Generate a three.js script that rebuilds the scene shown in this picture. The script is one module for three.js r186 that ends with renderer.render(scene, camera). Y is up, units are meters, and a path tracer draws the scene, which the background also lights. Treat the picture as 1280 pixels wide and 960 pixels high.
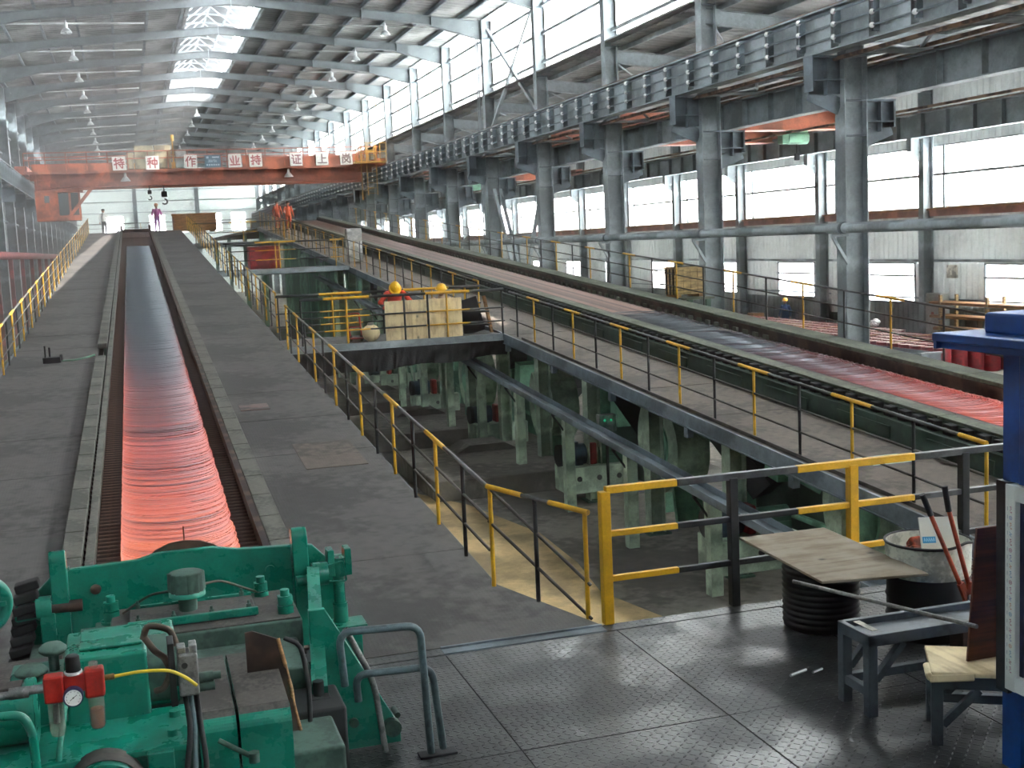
import * as THREE from 'three';
import { mergeGeometries } from 'three/addons/utils/BufferGeometryUtils.js';
import { RoundedBoxGeometry } from 'three/addons/geometries/RoundedBoxGeometry.js';
import { MarchingCubes } from 'three/addons/objects/MarchingCubes.js';
import { RectAreaLightUniformsLib } from 'three/addons/lights/RectAreaLightUniformsLib.js';

// ------------------------------------------------------------------ camera, sky, sun, exposure
const scene = new THREE.Scene();
const V = (x, y, z) => new THREE.Vector3(x, y, z);
const camera = new THREE.PerspectiveCamera(34.805, 4 / 3, 0.1, 600);
{ // eye 3.2 m above the plated platform, turned 17 degrees right of the hall axis, a little down, rolled 2.5 degrees
  const yaw = 0.299184, pitch = 0.116499, roll = -0.043994;
  const fwd = V(Math.sin(yaw) * Math.cos(pitch), -Math.sin(pitch), -Math.cos(yaw) * Math.cos(pitch));
  const right = V(Math.cos(yaw), 0, Math.sin(yaw)), up = right.clone().cross(fwd);
  const r2 = right.clone().multiplyScalar(Math.cos(roll)).addScaledVector(up, Math.sin(roll));
  const u2 = right.clone().multiplyScalar(-Math.sin(roll)).addScaledVector(up, Math.cos(roll));
  camera.position.set(0, 3.2, 0);
  camera.quaternion.setFromRotationMatrix(new THREE.Matrix4().makeBasis(r2, u2, fwd.clone().negate()));
  camera.name = 'camera'; scene.add(camera);
}
scene.background = new THREE.Color().setRGB(0.93, 0.97, 1.0);
scene.backgroundIntensity = 5;
const sun = new THREE.DirectionalLight(new THREE.Color().setRGB(1, 0.95, 0.86), 3.2);
sun.name = 'sun'; sun.position.set(60, 83, -31); sun.target.position.set(0, 0, -40); sun.castShadow = true;
Object.assign(sun.shadow.camera, { left: -100, right: 100, top: 80, bottom: -80, near: 1, far: 320 });
sun.shadow.mapSize.set(4096, 4096); scene.add(sun, sun.target);
scene.fog = new THREE.FogExp2(new THREE.Color().setRGB(0.95, 0.97, 1.0), 0.0046);
RectAreaLightUniformsLib.init();
const EXPOSURE = 7.6;

// ------------------------------------------------------------------ seeded random, noise, textures
let seed = 12345;
const rnd = () => { seed = (seed * 1664525 + 1013904223) >>> 0; return seed / 4294967296; };
const rr = (a, b) => a + (b - a) * rnd();
const hash = (x, y, s) => { let h = (x * 374761393 + y * 668265263 + s * 982451653) | 0; h = Math.imul(h ^ (h >>> 13), 1274126177); return ((h ^ (h >>> 16)) >>> 0) / 4294967296; };
function vnoise(x, y, px, py, s) { // value noise that repeats every px by py cells
  const xi = Math.floor(x), yi = Math.floor(y), fx = x - xi, fy = y - yi, m = (a, b) => ((a % b) + b) % b;
  const u = fx * fx * (3 - 2 * fx), v = fy * fy * (3 - 2 * fy);
  const a = hash(m(xi, px), m(yi, py), s), b = hash(m(xi + 1, px), m(yi, py), s), c = hash(m(xi, px), m(yi + 1, py), s), d = hash(m(xi + 1, px), m(yi + 1, py), s);
  return a + (b - a) * u + (c - a) * v + (a - b - c + d) * u * v;
}
function fbm(u, v, p, oct, s, q = p) { let t = 0, a = 0.5, n = 0; for (let o = 0; o < oct; o++) { t += a * vnoise(u * p, v * q, p, q, s + o); n += a; a *= 0.55; p *= 2; q *= 2; } return t / n; }
function tex(n, fn, { srgb = true, rep = 1 } = {}) {
  const d = new Uint8Array(n * n * 4);
  for (let y = 0; y < n; y++) for (let x = 0; x < n; x++) {
    const c = fn(x / n, y / n), k = (y * n + x) * 4, g = typeof c === 'number';
    for (let j = 0; j < 3; j++) d[k + j] = Math.max(0, Math.min(255, 255 * (g ? c : c[j])));
    d[k + 3] = 255;
  }
  const t = new THREE.DataTexture(d, n, n); t.wrapS = t.wrapT = THREE.RepeatWrapping; t.magFilter = THREE.LinearFilter; t.minFilter = THREE.LinearMipmapLinearFilter; t.generateMipmaps = true;
  if (srgb) t.colorSpace = THREE.SRGBColorSpace;
  t.repeat.set(1 / rep, 1 / rep); t.needsUpdate = true; return t;
}
const scaled = (t, rep, rep2 = rep) => { const c = t.clone(); c.repeat.set(1 / rep, 1 / rep2); c.needsUpdate = true; return c; };
const sst = (a, b, x) => { const t = Math.max(0, Math.min(1, (x - a) / (b - a))); return t * t * (3 - 2 * t); };
const lerp3 = (a, b, t) => [a[0] + (b[0] - a[0]) * t, a[1] + (b[1] - a[1]) * t, a[2] + (b[2] - a[2]) * t];
const grime = tex(512, (u, v) => { const n = fbm(u, v, 4, 7, 3), f = fbm(u, v, 64, 3, 9); return 0.72 + 0.28 * sst(0.3, 0.62, n) - 0.12 * f; });
const spots = tex(512, (u, v) => { const n = fbm(u, v, 5, 6, 21), k = fbm(u, v, 24, 4, 27); return [1, 0.99, 0.97].map((c) => c * (0.74 + 0.26 * sst(0.3, 0.6, n * 0.65 + k * 0.35))); });
const grimeSoft = tex(512, (u, v) => { const n = fbm(u, v, 4, 7, 33), f = fbm(u, v, 64, 3, 39); return 0.86 + 0.14 * sst(0.25, 0.7, n) - 0.1 * f; });
const dusty = tex(512, (u, v) => { // dry grey-brown dust and rubbed patches
  const n = fbm(u, v, 3, 7, 41), k = fbm(u, v, 40, 3, 44), p = sst(0.44, 0.6, n * 0.75 + k * 0.25);
  return lerp3([0.75, 0.74, 0.73], [1, 0.99, 0.975], p).map((c) => c * (0.9 + 0.2 * (k - 0.5)));
});
const fineN = tex(256, (u, v) => fbm(u, v, 32, 4, 71), { srgb: false });
const roughN = tex(512, (u, v) => 0.55 + 0.45 * sst(0.34, 0.62, fbm(u, v, 5, 6, 77)), { srgb: false });
const lugs = tex(256, (u, v) => { // raised lugs of checker plate: two by two cells, turned alternately
  const cx = Math.floor(u * 4), cy = Math.floor(v * 4), x = u * 4 - cx - 0.5, y = v * 4 - cy - 0.5, s = (cx + cy) % 2 ? 1 : -1;
  const a = (x + s * y) * 0.7071, b = (x - s * y) * 0.7071; return 1 - sst(0.55, 1, Math.hypot(a / 0.46, b / 0.13));
}, { srgb: false });
const plyT = tex(512, (u, v) => { const w = fbm(u, v * 1, 3, 5, 91, 24), l = fbm(u, v, 2, 4, 95, 90), s = fbm(u, v, 9, 5, 98); return lerp3([0.55, 0.5, 0.46], [1, 0.97, 0.93], sst(0.25, 0.7, 0.5 * w + 0.3 * l + 0.3 * (s - 0.1))); });
const plyPale = tex(512, (u, v) => { const w = fbm(u, v, 3, 5, 191, 24), s = fbm(u, v, 9, 5, 198), kx = u * 3 - Math.floor(u * 3) - 0.5, ky = v * 2 - Math.floor(v * 2) - 0.4, k = hash(Math.floor(u * 3), Math.floor(v * 2), 6) > 0.6 ? Math.exp(-(kx * kx * 260 + ky * ky * 900)) : 0; return lerp3([1, 0.98, 0.95], [0.8, 0.74, 0.66], sst(0.35, 0.75, 0.55 * w + 0.45 * s)).map((c) => c * (1 - 0.55 * k)); });
const rustT = tex(256, (u, v) => lerp3([0.45, 0.36, 0.33], [1, 0.92, 0.86], sst(0.3, 0.7, fbm(u, v, 6, 6, 111))));

// ------------------------------------------------------------------ materials (colours are sRGB hex of the paint or stuff itself)
const std = (color, roughness, metalness = 0, o = {}) => new THREE.MeshStandardMaterial({ color, roughness, metalness, ...o });
const M = {
  plate: std('#3f4245', 0.52, 0.35, { map: scaled(spots, 2.6), roughnessMap: scaled(roughN, 1.9), bumpMap: scaled(lugs, 0.22), bumpScale: 0.012 }),
  deck: std('#62605f', 0.75, 0.1, { map: scaled(dusty, 4.1), bumpMap: scaled(lugs, 0.15), bumpScale: 0.002 }),
  deckWarm: std('#756b63', 0.78, 0.05, { map: scaled(dusty, 3.3), bumpMap: scaled(lugs, 0.15), bumpScale: 0.002 }),
  concrete: std('#948f87', 0.92, 0, { map: scaled(dusty, 5.3), bumpMap: scaled(fineN, 1.1), bumpScale: 0.004 }),
  litFloor: std('#e2c48e', 0.95, 0, { map: scaled(grime, 3.7), bumpMap: scaled(fineN, 0.9), bumpScale: 0.004 }),  // bright tan for the pool of light painted on the pit floor
  steel: std('#b3bec3', 0.6, 0.05, { map: scaled(grime, 3.1) }),
  steelDark: std('#83909a', 0.6, 0.1, { map: scaled(grime, 2.3) }),
  roof: std('#b9bab8', 0.75, 0, { map: scaled(grime, 6.1) }),
  rafter: std('#828b8e', 0.65, 0.05, { map: scaled(grime, 4.7) }),
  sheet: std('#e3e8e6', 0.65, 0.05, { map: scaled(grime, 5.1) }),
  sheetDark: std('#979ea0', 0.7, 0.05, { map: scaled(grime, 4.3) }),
  sheetPale: std('#d3dcd6', 0.6, 0, { map: scaled(grime, 7.3) }),
  yellow: std('#efb51a', 0.5, 0, { map: scaled(grimeSoft, 0.9) }),
  black: std('#2b2d31', 0.5, 0.1, { map: scaled(grime, 0.7) }),
  railGrey: std('#6a6a6c', 0.42, 0.4, { map: scaled(grime, 0.8) }),
  brownRail: std('#57504a', 0.6, 0.2, { map: scaled(grime, 0.8) }),
  rail: std('#a08d78', 0.55, 0.3, { map: scaled(rustT, 1.4) }),
  teal: std('#10826d', 0.42, 0, { map: scaled(grimeSoft, 0.8), roughnessMap: scaled(roughN, 0.5) }),
  tealDust: std('#466159', 0.85, 0, { map: scaled(spots, 0.55) }),
  dustTop: std('#56524f', 0.9, 0, { map: scaled(dusty, 0.7) }),
  green: std('#92cbab', 0.65, 0, { map: scaled(grime, 1.6) }),
  greenPale: std('#cfe6cb', 0.7, 0, { map: scaled(grime, 1.3) }),
  greenDark: std('#4f7d6a', 0.7, 0, { map: scaled(spots, 1.5) }),
  coverPlate: std('#6d6e67', 0.75, 0.05, { map: scaled(dusty, 1.3) }),
  coverGreen: std('#69715f', 0.75, 0.05, { map: scaled(dusty, 1.9) }),
  roller: std('#5d4b40', 0.6, 0.45, { map: scaled(rustT, 0.6) }),
  rollerRed: std('#85706c', 0.42, 0.5, { map: scaled(rustT, 0.8) }),
  wallRust: std('#57483f', 0.75, 0.2, { map: scaled(rustT, 1.1) }),
  dark: std('#26282b', 0.8, 0, { map: scaled(grime, 0.8) }),
  rubber: std('#1d1d1f', 0.7, 0, {}),
  tarp: std('#060607', 0.5, 0, { map: scaled(grime, 0.9), bumpMap: scaled(fineN, 0.7), bumpScale: 0.01 }),
  ply: std('#8f877a', 0.85, 0, { map: scaled(plyPale, 1.3) }),
  plyNew: std('#f2e3bd', 0.75, 0, { map: (() => { const t = scaled(plyPale, 1.4); t.rotation = Math.PI / 2; return t; })() }),
  plyBrown: std('#6d3a20', 0.6, 0, { map: scaled(plyT, 0.9) }),
  timber: std('#b98f62', 0.85, 0, { map: scaled(plyT, 0.8) }),
  crate: std('#c0ab7c', 0.85, 0, { map: scaled(plyT, 0.7) }),
  crane: std('#e18464', 0.55, 0, { map: scaled(grime, 3.3) }),
  craneYellow: std('#ecb548', 0.55, 0, { map: scaled(grime, 2.3) }),
  drumRed: std('#a3262f', 0.45, 0.05, { map: scaled(grime, 0.8) }),
  drumLid: std('#c9bfb8', 0.6, 0.05, { map: scaled(spots, 0.8) }),
  drumBlack: std('#1b1c1f', 0.42, 0.1, { map: scaled(grime, 0.6) }),
  drumWhite: std('#cfd3c8', 0.55, 0, { map: scaled(spots, 0.5) }),
  red: std('#c52b1f', 0.45, 0, { map: scaled(grime, 0.7) }),
  redPipe: std('#b3403a', 0.55, 0, { map: scaled(grime, 1.5) }),
  sillRed: std('#bd8578', 0.6, 0, { map: scaled(grime, 2.5) }),
  benchGrey: std('#59626c', 0.5, 0.15, { map: scaled(spots, 0.9) }),
  blue: std('#1457ad', 0.5, 0.05, { map: scaled(grime, 2.1) }),
  pvc: std('#dfe3e0', 0.4, 0, {}),
  plenum: std('#36493f', 0.7, 0, { map: scaled(spots, 1.5) }),
  shadeSteel: std('#565d60', 0.7, 0, { map: scaled(grime, 3.9) }),
  porcelain: std('#ffffff', 0.2, 0),
  white: std('#e8e8e4', 0.6, 0, { map: scaled(grime, 0.9) }),
  cream: std('#cfc7a6', 0.6, 0, { map: scaled(grime, 1.9) }),
  paper: std('#e9e6d8', 0.8, 0, { map: scaled(grime, 0.5) }),
  orange: std('#d4552d', 0.45, 0, { map: scaled(grime, 0.4) }),
  chrome: std('#b8bcc0', 0.3, 0.9, {}),
  castGrey: std('#8d8f90', 0.5, 0.5, { map: scaled(spots, 0.2) }),
  hoseBrown: std('#6a594a', 0.7, 0, { map: scaled(grime, 0.2) }),
  hoseYellow: std('#d8bf2f', 0.45, 0, {}),
  pipeGrey: std('#5b6f77', 0.45, 0.15, { map: scaled(spots, 0.5) }),
  brass: std('#8e6b35', 0.5, 0.5, { map: scaled(spots, 0.25) }),
  motorBlue: std('#2c4a5c', 0.55, 0.1, { map: scaled(grime, 0.5) }),
  helmet: std('#f0b81d', 0.35, 0, {}),
  lampShade: std('#dfe2e2', 0.35, 0.3, { side: THREE.DoubleSide }),
  panelWall: new THREE.MeshPhysicalMaterial({ color: '#e2ebe6', roughness: 1, transmission: 0.03, thickness: 0, side: THREE.DoubleSide }),  // end wall sheets given added transmission so they glow with daylight
  panelSide: new THREE.MeshPhysicalMaterial({ color: '#e3e8e6', roughness: 0.9, transmission: 0.012, thickness: 0, side: THREE.DoubleSide, map: scaled(grimeSoft, 5.1) }),  // transmission added so the side wall sheets glow and brighten the low bay
  panelLight: new THREE.MeshPhysicalMaterial({ color: '#f4f6f4', roughness: 1, transmission: 0.9, thickness: 0, side: THREE.DoubleSide }),
  bowl: new THREE.MeshPhysicalMaterial({ color: '#d7d9cf', roughness: 0.12, transmission: 0.85, thickness: 0 }),
  glass: new THREE.MeshPhysicalMaterial({ color: '#c9d2d2', roughness: 0.05, transmission: 0.9, thickness: 0 }),
  amber: std('#8a4a22', 0.25, 0, {}),
  bag: std('#e3e5e6', 0.5, 0, { bumpMap: scaled(fineN, 0.5), bumpScale: 0.02 }),
};

// ------------------------------------------------------------------ naming and tagging
const used = new Map();
const numbered = (n) => { const k = used.get(n) || 0; used.set(n, k + 1); return k ? n + '_' + String(k).padStart(3, '0') : n; };
function tag(o, label, category, group, kind) { o.userData.label = label; if (category) o.userData.category = category; if (group) o.userData.group = group; if (kind) o.userData.kind = kind; return o; }
function thing(name, label, category, pos = [0, 0, 0], turn = 0, group) {
  const o = new THREE.Group(); o.name = numbered(name); o.position.set(...pos); o.rotation.y = turn; scene.add(o); return tag(o, label, category, group);
}
function setting(name, pos = [0, 0, 0]) { const o = new THREE.Group(); o.name = numbered(name); o.position.set(...pos); o.userData.kind = 'structure'; scene.add(o); return o; }

// ------------------------------------------------------------------ geometry helpers
function boxUV(g) { // uv in metres from the dominant axis of each face
  if (g.index) g = g.toNonIndexed();
  if (!g.attributes.normal) g.computeVertexNormals();
  const p = g.attributes.position, n = p.count, uv = new Float32Array(n * 2), a = V(), b = V(), c = V();
  for (let i = 0; i < n; i += 3) {
    a.fromBufferAttribute(p, i); b.fromBufferAttribute(p, i + 1).sub(a); c.fromBufferAttribute(p, i + 2).sub(a); b.cross(c);
    const x = Math.abs(b.x), y = Math.abs(b.y), z = Math.abs(b.z);
    for (let j = i; j < i + 3; j++) {
      const X = p.getX(j), Y = p.getY(j), Z = p.getZ(j);
      uv[j * 2] = y >= x && y >= z ? X : x >= z ? Z : X; uv[j * 2 + 1] = y >= x && y >= z ? Z : Y;
    }
  }
  g.setAttribute('uv', new THREE.BufferAttribute(uv, 2)); return g;
}
function join(list) {
  list = (Array.isArray(list) ? list.flat(9) : [list]).map((g) => { g = g.index ? g.toNonIndexed() : g; for (const k of Object.keys(g.attributes)) if (!['position', 'normal', 'uv', 'color'].includes(k)) g.deleteAttribute(k); return g; });
  if (!list.every((g) => g.attributes.uv)) list.forEach((g) => g.attributes.uv || g.setAttribute('uv', new THREE.BufferAttribute(new Float32Array(g.attributes.position.count * 2), 2)));
  return list.length === 1 ? list[0] : mergeGeometries(list);
}
function mesh(name, geos, mat, parent = scene, keepUV = false) {
  const g = geos.isBufferGeometry && geos.userData.ready ? geos : keepUV ? join(geos) : boxUV(join(geos)); g.userData.ready = true;
  const m = new THREE.Mesh(g, mat); m.name = numbered(name); m.castShadow = m.receiveShadow = true; parent.add(m); return m;
}
const solo = (name, label, category, geos, mat, group, keepUV) => tag(mesh(name, geos, mat, scene, keepUV), label, category, group);
const ready = (geos) => { const g = boxUV(join(geos)); g.userData.ready = true; return g; };
function put(geo, name, mat, parent, x, y, z, ry = 0) { const m = mesh(name, geo, mat, parent); m.position.set(x, y, z); m.rotation.y = ry; return m; }
const X4 = new THREE.Matrix4();
const box = (x, y, z, w, h, d, rx = 0, ry = 0, rz = 0) => { const g = new THREE.BoxGeometry(w, h, d); if (rx || ry || rz) g.applyMatrix4(X4.makeRotationFromEuler(new THREE.Euler(rx, ry, rz))); return g.translate(x, y, z); };
const rbox = (x, y, z, w, h, d, r = 0.01, rx = 0, ry = 0, rz = 0) => { const g = new RoundedBoxGeometry(w, h, d, 2, Math.min(r, w / 2.01, h / 2.01, d / 2.01)); if (rx || ry || rz) g.applyMatrix4(X4.makeRotationFromEuler(new THREE.Euler(rx, ry, rz))); return g.translate(x, y, z); };
const span = (x0, x1, y0, y1, z0, z1) => box((x0 + x1) / 2, (y0 + y1) / 2, (z0 + z1) / 2, Math.abs(x1 - x0), Math.abs(y1 - y0), Math.abs(z1 - z0));
function frameFor(a, b, upv = V(0, 1, 0)) { // local y runs from a to b, local x lies level
  const y = b.clone().sub(a).normalize(); let x = y.clone().cross(upv); if (x.lengthSq() < 1e-6) x = y.clone().cross(V(0, 0, 1)); x.normalize();
  return new THREE.Matrix4().makeBasis(x, y, x.clone().cross(y)).setPosition(a.clone().add(b).multiplyScalar(0.5));
}
const bar = (a, b, w, h, upv) => new THREE.BoxGeometry(w, a.distanceTo(b), h).applyMatrix4(frameFor(a, b, upv)); // w level, h upright
const rod = (a, b, r, n = 8, r2 = r, open = false) => new THREE.CylinderGeometry(r2, r, a.distanceTo(b), n, 1, open).applyMatrix4(frameFor(a, b));
const cyl = (x, y, z, r, h, n = 16, axis = 'y', r2 = r) => { const g = new THREE.CylinderGeometry(r2, r, h, n); if (axis === 'x') g.rotateZ(-Math.PI / 2); if (axis === 'z') g.rotateX(Math.PI / 2); return g.translate(x, y, z); };
const ball = (x, y, z, r, n = 10, sy = 1) => new THREE.SphereGeometry(r, n, Math.max(6, n * 0.7 | 0)).scale(1, sy, 1).translate(x, y, z);
const lathe = (pts, n = 24) => new THREE.LatheGeometry(pts.map((p) => new THREE.Vector2(p[0], p[1])), n);
const hose = (pts, r, n = 24, k = 7, t = 0.4) => new THREE.TubeGeometry(new THREE.CatmullRomCurve3(pts.map((p) => (p.isVector3 ? p : V(...p))), false, 'catmullrom', t), n, r, k, false);
function elbowPipe(pts, r, bend = 0.08, k = 8) { // straight runs joined by rounded bends
  pts = pts.map((p) => (p.isVector3 ? p : V(...p))); const path = new THREE.CurvePath(); let from = pts[0];
  for (let i = 1; i < pts.length - 1; i++) {
    const p = pts[i], d0 = pts[i - 1].clone().sub(p), d1 = pts[i + 1].clone().sub(p), q = Math.min(bend, d0.length() * 0.45, d1.length() * 0.45), a = p.clone().addScaledVector(d0.normalize(), q), b = p.clone().addScaledVector(d1.normalize(), q);
    path.add(new THREE.LineCurve3(from, a)); path.add(new THREE.QuadraticBezierCurve3(a, p, b)); from = b;
  }
  path.add(new THREE.LineCurve3(from, pts[pts.length - 1]));
  const out = []; for (const c of path.curves) { const n = c.isLineCurve3 ? 1 : 5; out.push(new THREE.TubeGeometry(c, n, r, k, false)); } return out;
}
function slab(pts, depth, bevel = 0) { // outline in x,y extruded towards +z, its back at z = 0
  const s = new THREE.Shape(pts.map((p) => new THREE.Vector2(p[0], p[1])));
  return new THREE.ExtrudeGeometry(s, { depth: depth - 2 * bevel, bevelEnabled: bevel > 0, bevelSize: bevel, bevelThickness: bevel, bevelOffset: -bevel, bevelSegments: 1 }).translate(0, 0, bevel);
}
function ibeam(a, b, h, w, tf = 0.03, tw = 0.03, upv) { // w level, h upright
  const f = frameFor(a, b, upv), L = a.distanceTo(b);
  return [new THREE.BoxGeometry(w, L, tf).translate(0, 0, (h - tf) / 2), new THREE.BoxGeometry(w, L, tf).translate(0, 0, -(h - tf) / 2), new THREE.BoxGeometry(tw, L, h - 2 * tf)].map((g) => g.applyMatrix4(f));
}
function corrugated(L, H, pitch, deep) { // sheet in x (length) by y (height), ribs upright, front towards +z
  const pos = [], idx = [], n = Math.max(1, Math.round(L / pitch)), prof = [];
  for (let i = 0; i < n; i++) { const x = (i / n) * L, p = L / n; prof.push([x, 0], [x + p * 0.55, 0], [x + p * 0.66, deep], [x + p * 0.89, deep]); } prof.push([L, 0]);
  prof.forEach(([x, z]) => { pos.push(x, 0, z, x, H, z); }); for (let i = 0; i < prof.length - 1; i++) { const k = i * 2; idx.push(k, k + 2, k + 1, k + 1, k + 2, k + 3); }
  let g = new THREE.BufferGeometry(); g.setAttribute('position', new THREE.Float32BufferAttribute(pos, 3)); g.setIndex(idx); g = g.toNonIndexed(); g.computeVertexNormals(); return g;
}
const hexNut = (x, y, z, r, h) => new THREE.CylinderGeometry(r, r, h, 6).translate(x, y, z);

// ================================================================== THE SETTING
const BAY = 7.5, COL = 16.7, LEFT = -6.3, OUT = 30, GROUND = -1.8, RIDGE = 5.2;
const zc = (n) => -25.85 - BAY * n;           // column lines; camera side is n < 0
const N0 = -5, N1 = 18, ZN = zc(N0), ZF = zc(N1);
const S = 0.0665, K = 0.0065;                 // both conveyors climb away from the platform and drift a hair to the right
const P = (u, v, t) => V(u + K * t, S * t + v, -9.25 - t);
const DECK = (() => { const z = V(-K, -S, 1).normalize(), x = V(0, 1, 0).cross(z).normalize(); return new THREE.Matrix4().makeBasis(x, z.clone().cross(x), z).setPosition(0, 0, -9.25); })();
const tl = (t) => -t * Math.hypot(1, S, K);   // distance t along the deck as local z
function onDeck(o) { DECK.decompose(o.position, o.quaternion, o.scale); return o; }

{ // ground outside and inside
  const g = setting('ground'); mesh('yard', span(-22, 46, -2.6, -1.86, -178, 36), std('#dad6ce', 0.95, 0, { map: scaled(grime, 9) }), g);
  const f = setting('floor'), paleConcrete = std('#c3beb4', 0.9, 0, { map: scaled(dusty, 5.3) });
  for (let i = 0; i < 6; i++) for (let j = 0; j < 12; j++) { const x0 = -7 + i * 6.25, z1 = 19 - j * 15; mesh('concrete_slab', span(x0, x0 + 6.24, -1.86, GROUND, z1 - 14.99, z1), i < 3 ? M.concrete : paleConcrete, f); }
  mesh('painted_light_patch', slab([[3.05, 9.3], [7.7, 9.3], [7.1, 11.4], [6.75, 13], [6.34, 14.5], [6.05, 15.8], [6.3, 17.4], [6.4, 19.5], [5.9, 22.3], [5.3, 23.7], [4.9, 25.5], [2.6, 28]], 0.012).rotateX(-Math.PI / 2).translate(0, GROUND + 0.002, 0), M.litFloor, f);  // tan patch paints a pool of light onto the darker slabs
}
{ // the plated platform in front: single checker plates with seams between them
  const f = setting('floor_platform'), xs = [-6, -3.4, -0.9, 2.15, 3.6, 5.1, 6.6, 8.1], zs = [-9.06, -7.1, -4.6, -2.1, 0.4, 2.9, 5.4, 7.9, 10.4, 12.9];
  for (let i = 0; i < 7; i++) for (let j = 0; j < 9; j++) mesh('checker_plate', span(xs[i] + 0.005, xs[i + 1] - 0.005, -0.012, rr(-0.002, 0.001), zs[j] + 0.005, zs[j + 1] - 0.005), M.plate, f);
  mesh('subfloor', span(-6, 8.1, -0.16, -0.014, -9.22, 12.9), M.dark, f);
  mesh('threshold_angle', [span(2.15, 3.52, -0.012, 0.004, -9.19, -9.08), span(2.15, 3.52, -0.012, 0.02, -9.215, -9.19)], M.steelDark, f);
  mesh('edge_plate', [span(3.52, 8.1, -0.012, 0.0, -9.23, -9.07), span(-6, 2.15, -0.012, 0.0, -9.23, -9.07)], M.plate, f);
  mesh('edge_beam', [span(-6, 8.1, -0.32, -0.16, -9.22, -9.15), span(-6, 8.1, -0.34, -0.32, -9.25, -9.05)], M.steelDark, f);
  for (const x of [-4, -1, 4.6, 7.2]) mesh('platform_leg', span(x - 0.1, x + 0.1, GROUND, -0.32, -9.3, -9.1), M.greenDark, f);
}
function walkway(name, u0, u1, v, t0, t1, m, step, edge) { // sloping plated walkway: plates, side channels, hangers
  const g = onDeck(setting(name)), n = Math.round((t1 - t0) / step);
  for (let i = 0; i < n; i++) { const a = t0 + (i * (t1 - t0)) / n, b = t0 + ((i + 1) * (t1 - t0)) / n; mesh('deck_plate', span(u0, u1, v - 0.012, v + rr(-0.003, 0.001), tl(a + 0.006), tl(b - 0.006)), m, g); }
  mesh('deck_support', span(u0 + 0.02, u1 - 0.02, v - 0.06, v - 0.014, tl(t0 + 0.02), tl(t1 - 0.02)), M.dark, g);
  if (edge) for (const u of edge) mesh('edge_channel', [span(u - 0.02, u + 0.02, v - 0.2, v + 0.003, tl(t0), tl(t1)), span(u - 0.05, u + 0.05, v - 0.215, v - 0.2, tl(t0), tl(t1))], M.steelDark, g);
  return g;
}
const DL = 72;
const w1l = walkway('walkway_left', -2.55, -0.84, 0, 0, DL, M.deck, 2.4, [-2.56]);
const w1r = walkway('walkway_middle', 1.33, 3.0, 0, 0, DL, M.deck, 2.4);
mesh('edge_channel', [span(2.99, 3.02, -0.2, -0.02, tl(1.3), tl(DL)), span(2.96, 3.06, -0.215, -0.2, tl(1.3), tl(DL)), bar(V(2.99, -0.12, tl(1.3)), V(3.52, -0.12, tl(0.02)), 0.03, 0.19)], M.steelDark, w1r);
mesh('deck_plate', slab([[2.99, 0], [3.54, 0], [2.99, 1.3]], 0.012).rotateX(-Math.PI / 2).translate(0, -0.012, 0), M.deck, w1r);
const w2n = walkway('walkway_right', 7.86, 9.56, 0, 0, DL, M.deckWarm, 2.4, [7.85]);
const w2f = walkway('walkway_far', 12.16, 12.52, 0.42, 0, DL, M.coverGreen, 2.4, [12.53]);
for (let t = 1.2; t < 60; t += 3.1) mesh('hanger_bracket', span(7.8, 7.9, -0.36, -0.2, tl(t), tl(t + 0.12)), M.steelDark, w2n);
mesh('kick_plate', span(7.93, 7.95, 0, 0.05, tl(0), tl(16)), M.brownRail, w2n);
mesh('repair_plate', rbox(1.72, 0.006, tl(10.7), 0.46, 0.012, 0.5, 0.004), M.rollerRed, w1r);
mesh('repair_plate', rbox(2.35, 0.005, tl(7.0), 0.8, 0.01, 1.5, 0.004), M.deckWarm, w1r);
{ // the level landing both conveyors run onto
  const f = setting('floor_landing'); for (const [a, b] of [[-3, 3.4], [8.3, 14.2]]) mesh('landing_slab', span(a, b, 4.5, 4.72, -128, -81.6), M.concrete, f);
  for (const x of [-2.5, 3, 8.7, 13.5]) for (const z of [-83, -95, -110, -126]) mesh('landing_leg', span(x - 0.15, x + 0.15, GROUND, 4.5, z - 0.15, z + 0.15), M.greenDark, f);
}

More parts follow.
